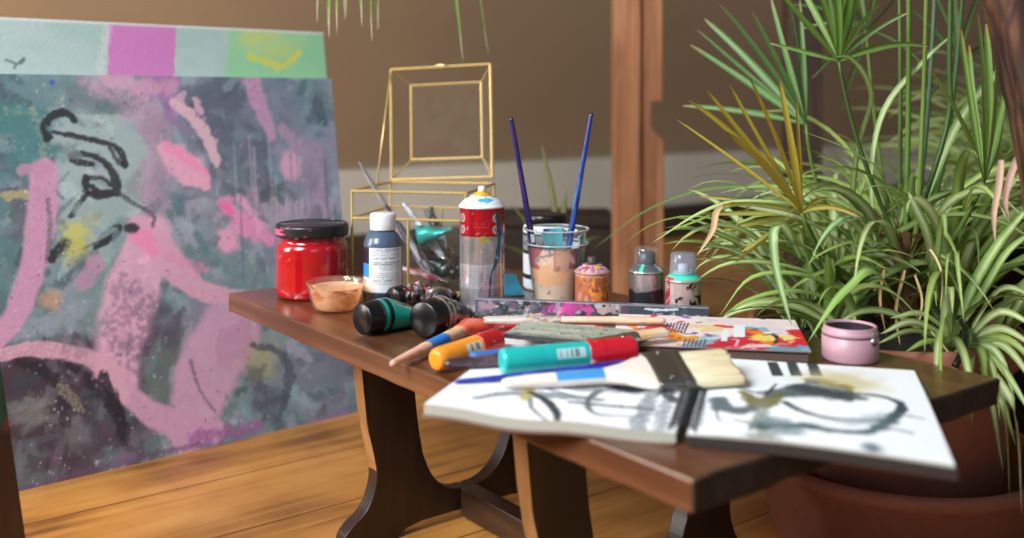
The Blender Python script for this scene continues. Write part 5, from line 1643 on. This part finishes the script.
def frond(hub, depth, tips, col, mid, w, tipc, stem_pts, stem_r=(.0026, .0038), tipfrac=.10, sag=.0, stemc=(104, 128, 58), mat=None, vary=.12, name='frond'):
    m = M()
    h = Q(hub[0], hub[1], depth)
    for k, tp in enumerate(tips):
        dd = tp[2] if len(tp) > 2 else depth + rl.uniform(-vary, vary)
        e = Q(tp[0], tp[1], dd)
        midp = (h + e) / 2 + Vector((rl.uniform(-.004, .004), rl.uniform(-.01, .01), rl.uniform(.0, .012) - sag))
        c = np.clip(np.array(col) * rl.uniform(.85, 1.12), 0, 255)
        ax_ = (e - h).normalized()
        leaf(m, bez(h, midp, e, 12), w * min(1, .25 + (e - h).length / .16) * rl.uniform(.8, 1.15), c, np.array(mid) * rl.uniform(.9, 1.1), tipc, .5, rl.uniform(-.7, .7), .25, tipfrac, po3,
             hint=Vector((-ax_.z, 0, ax_.x)), wid_fn=lambda t: (min(1, .22 + 2.2 * t) * (1 - .55 * t) * (1 - max(0, t - .9) * 6.5)))
    ob = m.build(name, mat or LEAF, pp)
    sp = [h] + stem_pts
    q = []
    for a, b in zip(sp[:-1], sp[1:]): q.append((a, b))
    path = bez(sp[0], sp[1], sp[-1], 14) if len(sp) == 3 else sp
    v, f = tube([p - po3 for p in path], list(stem_r), 8)
    M().add(v, f, stemc).build('stem', LEAF, ob)
    return ob
tr = lambda z, dx=0, dy=0: Vector((tb.x + dx, tb.y + dy, SZ + z))
BRN = (116, 88, 62)
frond((802, 213), 1.30, [(675, 119), (688, 100), (705, 89), (729, 84), (750, 79), (779, 77), (796, 98), (727, 132), (757, 150), (834, 200), (860, 217)],
      (150, 136, 46), (176, 158, 60), .0115, BRN, [Q(838, 268, 1.36), tr(.06, -.01)], tipfrac=.10)
frond((804, 214), 1.36, [(700, 196), (716, 232), (735, 262), (742, 252), (806, 252), (698, 214), (722, 205)], (150, 152, 62), (176, 176, 92), .011, (190, 160, 80), [Q(842, 280, 1.4), tr(.05, -.012)], tipfrac=.15)
frond((839, 61), 1.42, [(768, -22), (784, -40), (800, -52), (815, -60), (830, -64), (846, -62), (862, -48), (879, 5), (907, 13), (928, 46), (770, 43), (868, -20)],
      (88, 128, 50), (122, 156, 80), .0125, (178, 150, 80), [Q(864, 160, 1.44), tr(.10, .004)], stem_r=(.0026, .0036), stemc=(74, 96, 50), tipfrac=.05)
frond((984, 182), 1.36, [(931, 71), (961, 30), (969, 45), (977, 14), (986, 24), (995, 30), (1006, 88), (1002, 110)], (100, 138, 58), (140, 168, 92), .0130, (176, 122, 62), [Q(950, 245, 1.4), tr(.05, .012)], stem_r=(.003, .004), stemc=(96, 124, 54))
frond((806, 124), 1.62, [(705, 19), (697, 30), (719, 4), (751, 11), (771, -4), (690, 45), (683, 106), (786, -10), (800, 0)], (92, 132, 74), (126, 160, 104), .0150, (150, 128, 96), [Q(832, 220, 1.6), tr(.08, -.004, .02)], tipfrac=.12)
frond((866, 30), 1.75, [(790, 5), (800, 30), (812, 78), (926, 70), (905, -20), (880, -40), (850, -40), (822, -30), (840, 110)], (80, 112, 60), (104, 136, 84), .012, (150, 128, 96), [Q(880, 160, 1.65), tr(.08, .0, .02)])
frond((958, 60), 1.75, [(905, 5), (925, -20), (950, -40), (985, -20), (1010, 20), (1000, 80), (925, 100), (1015, 55)], (84, 118, 66), (116, 146, 92), .012, (150, 128, 96), [Q(940, 170, 1.62), tr(.08, .01, .02)])
# tall stems that carry crowns above the picture
for (xt, xb_, yb, d, r_, c) in [(909, 906, 230, 1.44, .0046, (100, 130, 54)), (928, 917, 220, 1.42, .0040, (112, 138, 62)), (951, 946, 130, 1.44, .0042, (74, 106, 48)), (899, 900, 210, 1.50, .0036, (96, 124, 60)), (938, 920, 190, 1.56, .0042, (92, 122, 92)), (968, 940, 180, 1.6, .004, (92, 124, 70))]:
    top = Q(xt, -70, d)
    stp = [top, Q((xt + xb_) / 2 + 1, yb * .45, d), Q(xb_, yb, d), tr(.09, rl.uniform(-.012, .012), rl.uniform(-.01, .01))]
    m = M()
    for k in range(11):
        a = rl.uniform(.2, 2.95); L = rl.uniform(.18, .26)
        e = top + Vector((math.cos(a) * L, rl.uniform(-.12, .12), abs(math.sin(a)) * L))
        leaf(m, bez(top, (top + e) / 2 + Vector((0, 0, .01)), e, 10), .012, (92, 130, 56), (126, 156, 84), BRN, .5, rl.uniform(-.7, .7), .25, .08, po3)
    ob = m.build('frond', LEAF, pp)
    path = []
    e_ = [stp[0] * 2 - stp[1]] + stp + [stp[-1] * 2 - stp[-2]]
    for i in range(3):
        for t in np.linspace(0, 1, 6, endpoint=False):
            p0, p1, p2, p3 = e_[i], e_[i + 1], e_[i + 2], e_[i + 3]
            path.append(.5 * (p1 * 2 + (p2 - p0) * t + (p0 * 2 - p1 * 5 + p2 * 4 - p3) * t * t + (p1 * 3 - p0 - p2 * 3 + p3) * t ** 3))
    path.append(stp[-1])
    v, f = tube([p - po3 for p in path], [r_ * .8, r_], 8)
    M().add(v, f, c).build('stem', LEAF, ob)


def tuft(parent, org, c, n, seed, L=(.22, .42), e0=(50, 85), e1=(-75, -10), az=(0, 360), w=(.010, .016), name='leaf_tuft', wild=.3, pal=None):
    r_ = random.Random(seed); m = M()
    for k in range(n):
        a = R(r_.uniform(*az)); ll = r_.uniform(*L)
        base = Vector(c) + Vector((math.cos(a), math.sin(a), 0)) * r_.uniform(0, .012)
        p = arc(base, a, ll, R(r_.uniform(*e0)), R(r_.uniform(*e1)), 15, r_.uniform(1.1, 1.9), r_.uniform(-wild, wild))
        g_ = r_.choice(GREENS); pl = r_.choice(PALES)
        if r_.random() < .25: pl = tuple(np.array(g_) * .6 + np.array(pl) * .4)
        leaf(m, p, r_.uniform(*w), g_, pl, (170, 140, 96) if r_.random() < .4 else None, .35, r_.uniform(-.9, .9), .6, .05, org)
    return m.build(name, LEAF, parent)
for i, (dx, dy, n) in enumerate([(.05, .10, 24), (-.01, .10, 18), (.10, .05, 18), (-.07, .06, 10)]):
    tuft(pp, po3, (PCX + dx + .02, PCY + dy, SZ - .012), n, 140 + i, (.34, .52) if dx > 0 else (.3, .40), (66, 89), (-65, -10), w=(.011, .018))
for i, (dx, dy, n, L) in enumerate([(-.085, -.02, 11, (.18, .30)), (.02, -.085, 7, (.18, .32)), (.075, .02, 14, (.22, .42)), (-.03, .07, 22, (.22, .38)), (-.06, -.065, 7, (.14, .24)), (.05, .08, 22, (.25, .46)), (-.10, .03, 16, (.2, .32)), (.085, -.05, 9, (.2, .34))]):
    tuft(pp, po3, (PCX + dx * 1.25 + .02, PCY + dy * 1.25, SZ - .012), n, 40 + i, L, az=(0, 360) if i not in (1, 4, 7) else ((180, 360) if i == 1 else ((130, 270) if i == 4 else (-60, 60))),
         e1=(-60, 5) if i not in (1, 7) else (-80, -30))
# leaves one can follow one by one in the photograph
single = M(); drym = M()
def sl(pp_, w, e, m_, tip=None, tw=.0, mesh=single, fold=.3):
    leaf(mesh, qpath(pp_), w, e, m_, tip, fold, tw, .6, .07, po3, hint=VIEW if abs(pp_[0][0] - pp_[-1][0]) < 40 else Vector((.0, .8, .6)))
G1, P1 = (104, 140, 62), (206, 222, 160)
sl([(880, 268, 1.45), (800, 198, 1.5), (720, 187, 1.58), (650, 208, 1.66), (590, 251, 1.72)], .0085, (84, 116, 56), (120, 146, 84), None, .1)
sl([(880, 270, 1.42), (820, 212, 1.36), (745, 200, 1.36), (700, 212, 1.38), (652, 243, 1.42)], .0115, G1, P1, None, .1)
sl([(880, 262, 1.42), (810, 206, 1.38), (740, 203, 1.38), (700, 219, 1.4), (655, 236, 1.44)], .010, (96, 134, 58), (150, 182, 100), None, .2)
sl([(878, 270, 1.42), (812, 222, 1.33), (760, 208, 1.33), (728, 204, 1.34)], .012, (130, 150, 90), (206, 210, 168), (190, 160, 130), .1)
leaf(drym, qpath([(734, 203, 1.34), (718, 212, 1.33), (713, 232, 1.32), (697, 256, 1.31)], 5), .010, (176, 142, 104), (206, 178, 140), None, .6, .4, .7, .05, po3, hint=VIEW)
sl([(862, 300, 1.42), (800, 268, 1.38), (730, 262, 1.38), (682, 290, 1.42)], .0105, G1, P1, None, .15)
sl([(862, 305, 1.40), (810, 275, 1.33), (752, 276, 1.32), (719, 316, 1.33)], .0115, (110, 144, 60), (176, 200, 120), None, .2)
sl([(862, 310, 1.38), (800, 290, 1.32), (745, 300, 1.32), (708, 330, 1.36)], .010, G1, (160, 186, 100), None, .2)
sl([(870, 300, 1.4), (815, 250, 1.36), (770, 240, 1.34), (742, 246, 1.36)], .009, (90, 124, 50), P1, None, .1)
sl([(800, 258, 1.40), (785, 228, 1.30), (774, 232, 1.27), (775, 262, 1.26), (784, 300, 1.25), (792, 326, 1.25)], .0125, (92, 136, 56), (206, 226, 178), None, .1)
sl([(908, 318, 1.36), (875, 270, 1.27), (846, 288, 1.24), (826, 312, 1.22), (808, 342, 1.21)], .0150, (128, 168, 80), (170, 204, 120), None, .3)
sl([(870, 290, 1.40), (850, 225, 1.28), (836, 222, 1.25), (820, 240, 1.24), (808, 268, 1.24)], .0105, (96, 140, 76), (176, 206, 150), None, .2)
sl([(938, 300, 1.38), (930, 240, 1.32), (915, 205, 1.30), (908, 191, 1.30)], .014, (96, 140, 56), (222, 232, 190), None, .1)
sl([(930, 310, 1.35), (938, 260, 1.3), (943, 215, 1.29), (946, 238, 1.27)], .012, (110, 150, 66), (190, 214, 140), None, .3)
sl([(957, 332, 1.34), (975, 285, 1.27), (1002, 240, 1.22), (1040, 195, 1.18)], .0165, (92, 134, 54), (206, 222, 164), None, .2)
sl([(957, 332, 1.36), (985, 290, 1.3), (1010, 250, 1.26), (1045, 225, 1.22)], .013, (104, 146, 60), P1, None, .1)
sl([(850, 230, 1.5), (858, 150, 1.46), (872, 95, 1.42), (850, 58, 1.38), (820, 62, 1.36)], .010, (110, 150, 66), (206, 220, 160), None, .2)
sl([(880, 280, 1.5), (872, 180, 1.46), (885, 110, 1.45), (925, 60, 1.45), (958, 30, 1.45)], .012, (110, 150, 70), (214, 226, 176), None, .2)
sl([(890, 250, 1.48), (905, 190, 1.45), (850, 150, 1.40), (800, 130, 1.38)], .0105, (110, 146, 70), (190, 208, 146), None, .2)
sl([(925, 200, 1.46), (960, 120, 1.5), (1000, 70, 1.55), (1030, 40, 1.6)], .014, (104, 148, 66), (214, 226, 176), None, .2)
single.build('leaf_tuft', LEAF, pp)
# low fan of striped leaves tumbling over the rim at the right
front = M()
fc = (963, 346, 1.31)
for tp, midp, w in [((1040, 392, 1.18), (1003, 345, 1.24), .011), ((1035, 420, 1.17), (996, 360, 1.23), .0105), ((1016, 446, 1.17), (990, 368, 1.23), .010), ((1003, 470, 1.18), (985, 375, 1.24), .010), ((1010, 500, 1.17), (1000, 400, 1.2), .0105),
                    ((1022, 515, 1.15), (1010, 400, 1.18), .010), ((1040, 350, 1.2), (1000, 328, 1.25), .011), ((1040, 330, 1.2), (1000, 312, 1.25), .0105), ((968, 392, 1.22), (970, 356, 1.25), .012), ((955, 385, 1.22), (957, 355, 1.26), .009),
                    ((880, 334, 1.24), (916, 322, 1.26), .0105), ((890, 318, 1.25), (925, 314, 1.27), .009), ((905, 352, 1.22), (930, 340, 1.25), .0095), ((985, 395, 1.2), (982, 352, 1.24), .010), ((1040, 370, 1.2), (1005, 338, 1.24), .010), ((1000, 420, 1.19), (990, 362, 1.23), .009),
                    ((874, 345, 1.24), (915, 330, 1.27), .008), ((1040, 300, 1.24), (1000, 290, 1.27), .010), ((1015, 400, 1.19), (995, 350, 1.24), .011)]:
    leaf(front, qpath([fc, midp, tp], 8), w, rl.choice(GREENS), rl.choice(PALES), None, .3, rl.uniform(-.3, .5), .6, .06, po3, hint=Vector((.2, .6, .7)) if abs(tp[0] - fc[0]) > 40 else VIEW)
front.build('leaf_tuft', LEAF, pp)
for pth, w, c in [([(1001, 160, 1.22), (999, 185, 1.21), (994, 215, 1.2), (995, 242, 1.2)], .0075, (190, 160, 140)), ([(1022, 150, 1.22), (1010, 178, 1.2), (1005, 200, 1.2), (1009, 222, 1.2)], .0080, (184, 150, 134)), ([(915, 275, 1.32), (922, 300, 1.3), (918, 330, 1.28)], .003, (190, 166, 120)),
                  ([(935, 250, 1.32), (944, 220, 1.31), (952, 205, 1.32)], .003, (196, 172, 128)), ([(884, 270, 1.33), (880, 300, 1.31), (886, 335, 1.3)], .004, (170, 140, 96)), ([(955, 360, 1.26), (935, 335, 1.27), (920, 320, 1.29)], .003, (190, 170, 120)), ([(905, 270, 1.33), (896, 310, 1.3), (900, 345, 1.28)], .004, (176, 150, 104)),
                  ([(925, 265, 1.33), (930, 250, 1.3), (942, 275, 1.28), (940, 310, 1.28)], .003, (200, 180, 130))]:
    leaf(drym, qpath(pth), w, c, np.array(c) * 1.08, None, .5, .3, .7, .05, po3, hint=VIEW)
drym.build('withered_leaves', DRY, pp)

# --- second spider plant further back, filling the gap between table and palm
p2o = Vector((.80, 1.98, 0))
p2 = thing('spider_plant', 'striped spider plant growing behind the big terracotta pot', 'potted plant', p2o)
v, f = lathe([(0, 0), (.08, 0), (.086, .004), (.115, .22), (.124, .222), (.126, .25), (.118, .25), (.11, .22), (0, .22)], 48)
M().add(v, f).build('pot', MT['terra'], p2)
for i, (dx, dy) in enumerate([(-.06, -.03), (.05, -.05), (0, .06), (.06, .05), (-.05, .05)]):
    tuft(p2, p2o, (p2o.x + dx, p2o.y + dy, .22), 24, 80 + i, (.28, .46), (50, 88), (-70, 5), w=(.012, .018))
p3o = Vector((1.22, 2.30, 0))
p3 = thing('spider_plant', 'dim spider plant in the far right corner behind the palm stems', 'potted plant', p3o)
v, f = lathe([(0, 0), (.08, 0), (.086, .004), (.115, .30), (.124, .302), (.126, .33), (.118, .33), (.11, .30), (0, .30)], 48)
M().add(v, f).build('pot', MT['terra'], p3)
for i, (dx, dy) in enumerate([(-.06, -.03), (.05, -.05), (0, .06), (.06, .05)]):
    tuft(p3, p3o, (p3o.x + dx, p3o.y + dy, .30), 40, 90 + i, (.35, .65), (50, 88), (-60, 10), w=(.010, .016))

# black planter and hose
bp_ = thing('black_planter', 'black plastic planter half hidden by leaves at the right edge', 'planter', (Q(1008, 220, 1.78).x, 1.78, 0))
v, f = lathe([(0, 0), (.065, 0), (.07, .004), (.085, .385), (.094, .387), (.0955, .392), (.0955, .418), (.094, .422), (.086, .422), (.083, .40), (.07, .02), (0, .02)], 60)
M().add(v, f).build('planter_body', MT['black'], bp_)
v, f = lathe([(.0828, .395), (.05, .40), (0, .402)], 40, step=.008); v[:, 2] += (fbm(v[:, 0] * 60, v[:, 1] * 60, 3) - .5) * .01
M().add(v, f).build('soil', MT['soil'], bp_)
hp = qpath([(960, 318, 1.31), (965, 327, 1.275), (966, 340, 1.236), (961, 355, 1.220), (951, 373, 1.212)], 6)
hp = hp[:-2]
v, f = tube(hp, [.0042], 10)
o = M().add(v, f).build('watering_hose', MT['blackm']); tag(o, 'thin black hose looped over the terracotta pot rim', 'hose')

# --- small grassy plant behind the cups
p4o = Vector((.075, 2.12, 0))
p4 = thing('grassy_plant', 'small plant with a few upright blades behind the plastic cups', 'potted plant', p4o)
v, f = lathe([(0, 0), (.06, 0), (.064, .003), (.085, .16), (.092, .162), (.094, .185), (.088, .186), (.08, .16), (0, .16)], 48)
M().add(v, f).build('pot', plain('dark_clay', (62, 46, 38), rough=.7), p4)
m = M()
for pth, w, tip in [([(558, 285, 2.12), (556, 220, 2.1), (550, 180, 2.1), (541, 143, 2.1)], .013, (190, 160, 140)), ([(560, 285, 2.12), (563, 225, 2.1), (566, 187, 2.1)], .016, (206, 180, 150)), ([(552, 285, 2.12), (535, 235, 2.05), (512, 205, 2.0)], .014, (206, 170, 130)),
                    ([(550, 285, 2.1), (530, 258, 2.05), (502, 244, 2.0)], .014, (150, 150, 90)), ([(548, 288, 2.1), (530, 275, 2.05), (495, 270, 2.0)], .014, None), ([(562, 285, 2.12), (580, 245, 2.2), (600, 235, 2.25)], .012, None)]:
    leaf(m, qpath(pth), w, (122, 140, 84), (158, 172, 116), tip, .3, .2, .6, .12, p4o, hint=VIEW)
m.build('leaf_tuft', LEAF, p4)

# --- hanging plant whose leaf tips dip into the top of the picture
hx = Q(352, 0, 1.78)
ho = Vector((hx.x, 1.78, .862))
h5 = thing('hanging_plant', 'hanging plant with leaf tips dipping in over the pale canvas and glass box', 'potted plant', ho)
v, f = lathe([(0, 0), (.05, 0), (.056, .004), (.075, .10), (.08, .102), (.08, .118), (.074, .118), (.07, .1), (0, .1)], 40)
M().add(v, f).build('pot', MT['terra'], h5)
v, f = tube([(0, 0, .10), (0, 0, .6), (0, 0, 1.40)], [.002], 6)
M().add(v, f).build('cord', MT['blackm'], h5)
m = M()
for tp, w in [((317, 22, 1.70), .010), ((328, 26, 1.68), .013), ((329, 38, 1.68), .013), ((337, 34, 1.66), .012), ((344, 12, 1.7), .010), ((362, 27, 1.66), .014), ((372, 42, 1.68), .012), ((463, 62, 1.80), .010), ((488, 55, 1.86), .006), ((345, 20, 1.9), .010), ((378, 30, 1.9), .009)]:
    e = Q(*tp); a0 = Vector((ho.x, ho.y, ho.z + .11))
    over = Vector((a0.x + (e.x - a0.x) * .62, a0.y + (e.y - a0.y) * .7 , ho.z + .16))
    if abs(e.x - a0.x) < .09: over.y = a0.y + (e.y - a0.y) * 1.02
    leaf(m, bez(a0, over, e, 18), w * 1.7, (92, 132, 40), (122, 156, 66), (204, 190, 176), .3, .2, .6, .05, ho, hint=VIEW)
m.build('leaf_tuft', LEAF, h5)

# --- low dark chest in the background
ca, cb2 = Q(503, 200, 2.75).x, Q(613, 200, 2.75).x
ch = thing('low_chest', 'low dark wooden chest in the shade behind the cups', 'chest', ((ca + cb2) / 2, 2.78, 0), 0)
hw_ = (cb2 - ca) / 2
dkw = wood('chest_wood', (26, 18, 12), (42, 29, 19), (60, 42, 28), (4, 40, 40), rough=.6)
v, f = box(-hw_, hw_, 0, .2, .03, .255, bev=.004); M().add(v, f, smooth=False).build('body', dkw, ch)
v, f = box(-hw_ - .01, hw_ + .01, -.012, .21, .2555, .285, bev=.005); M().add(v, f, smooth=False).build('lid', dkw, ch)
for sx_ in (-1, 1):
    for yy in (.02, .18):
        v, f = box(sx_ * (hw_ - .02) - .016, sx_ * (hw_ - .02) + .016, yy - .016, yy + .016, 0, .0305, bev=.003); M().add(v, f, smooth=False).build('foot', dkw, ch)

# ------------------------------------------------------------------ light: daylight from a window at the left, a weaker one behind the photographer, and an added wall fill
def area_light(name, loc, target, sx_, sy_, power, col):
    l = bpy.data.lights.new(name, 'AREA'); l.shape = 'RECTANGLE'; l.size = sx_; l.size_y = sy_; l.energy = power; l.color = col
    o = bpy.data.objects.new(name, l); COL.objects.link(o); o.location = loc
    o.rotation_euler = (Vector(target) - Vector(loc)).to_track_quat('-Z', 'Y').to_euler()
    return o
area_light('daylight_left', (-1.95, -.65, 2.35), (0, 1.35, .35), 1.3, 1.4, 215, (.92, .97, 1.0))
area_light('daylight_behind', (.9, -2.2, 1.9), (.1, 1.4, .4), 1.6, 1.3, 9, (.95, .98, 1.0))
area_light('wall_fill_left', (-2.45, 1.15, 1.15), (.3, 3.2, .7),   .9, 1.1, 75, (1.0, .96, .90))  # added lamp that brightens the back wall and sloped ceiling
wd = bpy.data.worlds.new('room_air'); S.world = wd; wd.use_nodes = True
bg = wd.node_tree.nodes['Background']; bg.inputs[0].default_value = (.80, .86, 1.0, 1); bg.inputs[1].default_value = .22

# ------------------------------------------------------------------ repeats share a group
def group(names, text, test=lambda o: True):
    for o in COL.objects:
        if o.parent is None and o.name.split('.')[0] in names and o.get('label') and test(o):
            o['group'] = text
inbox = lambda o: 'glass box' in o['label'] and 'front of the glass box' not in o['label']
group(['spray_can'], 'short spray cans behind the straightedge', lambda o: 'short' in o['label'])
group(['paint_tube'], 'paint tubes lying on the table', lambda o: not inbox(o)); group(['paint_tube'], 'paint tubes in the glass box', inbox)
group(['paintbrush'], 'brushes in the glass box', inbox); group(['paintbrush'], 'brushes standing in the cups', lambda o: 'plastic cups' in o['label'])
group(['paintbrush'], 'brushes lying on the table and sketchbook', lambda o: not inbox(o) and 'plastic cups' not in o['label'])
group(['plastic_cup'], 'nested plastic cups'); group(['paint_marker'], 'chunky paint markers'); group(['spider_plant'], 'spider plants behind the palm')

# ------------------------------------------------------------------ camera
cam = bpy.data.cameras.new('camera'); co = bpy.data.objects.new('camera', cam); COL.objects.link(co)
co.location = (0, 0, H); co.rotation_euler = (R(90), 0, 0)
cam.sensor_fit = 'HORIZONTAL'; cam.sensor_width = 36; cam.lens = 36 * F / 1024
cam.shift_y = (HY - 269.0) / 1024.0
cam.clip_start = .02
cam.dof.use_dof = True; cam.dof.focus_distance = 1.36; cam.dof.aperture_fstop = 2.4
S.camera = co
S.view_settings.view_transform = 'Standard'; S.view_settings.look = 'None'; S.view_settings.gamma = 1; S.view_settings.use_curve_mapping = False
S.view_settings.exposure = -0.14
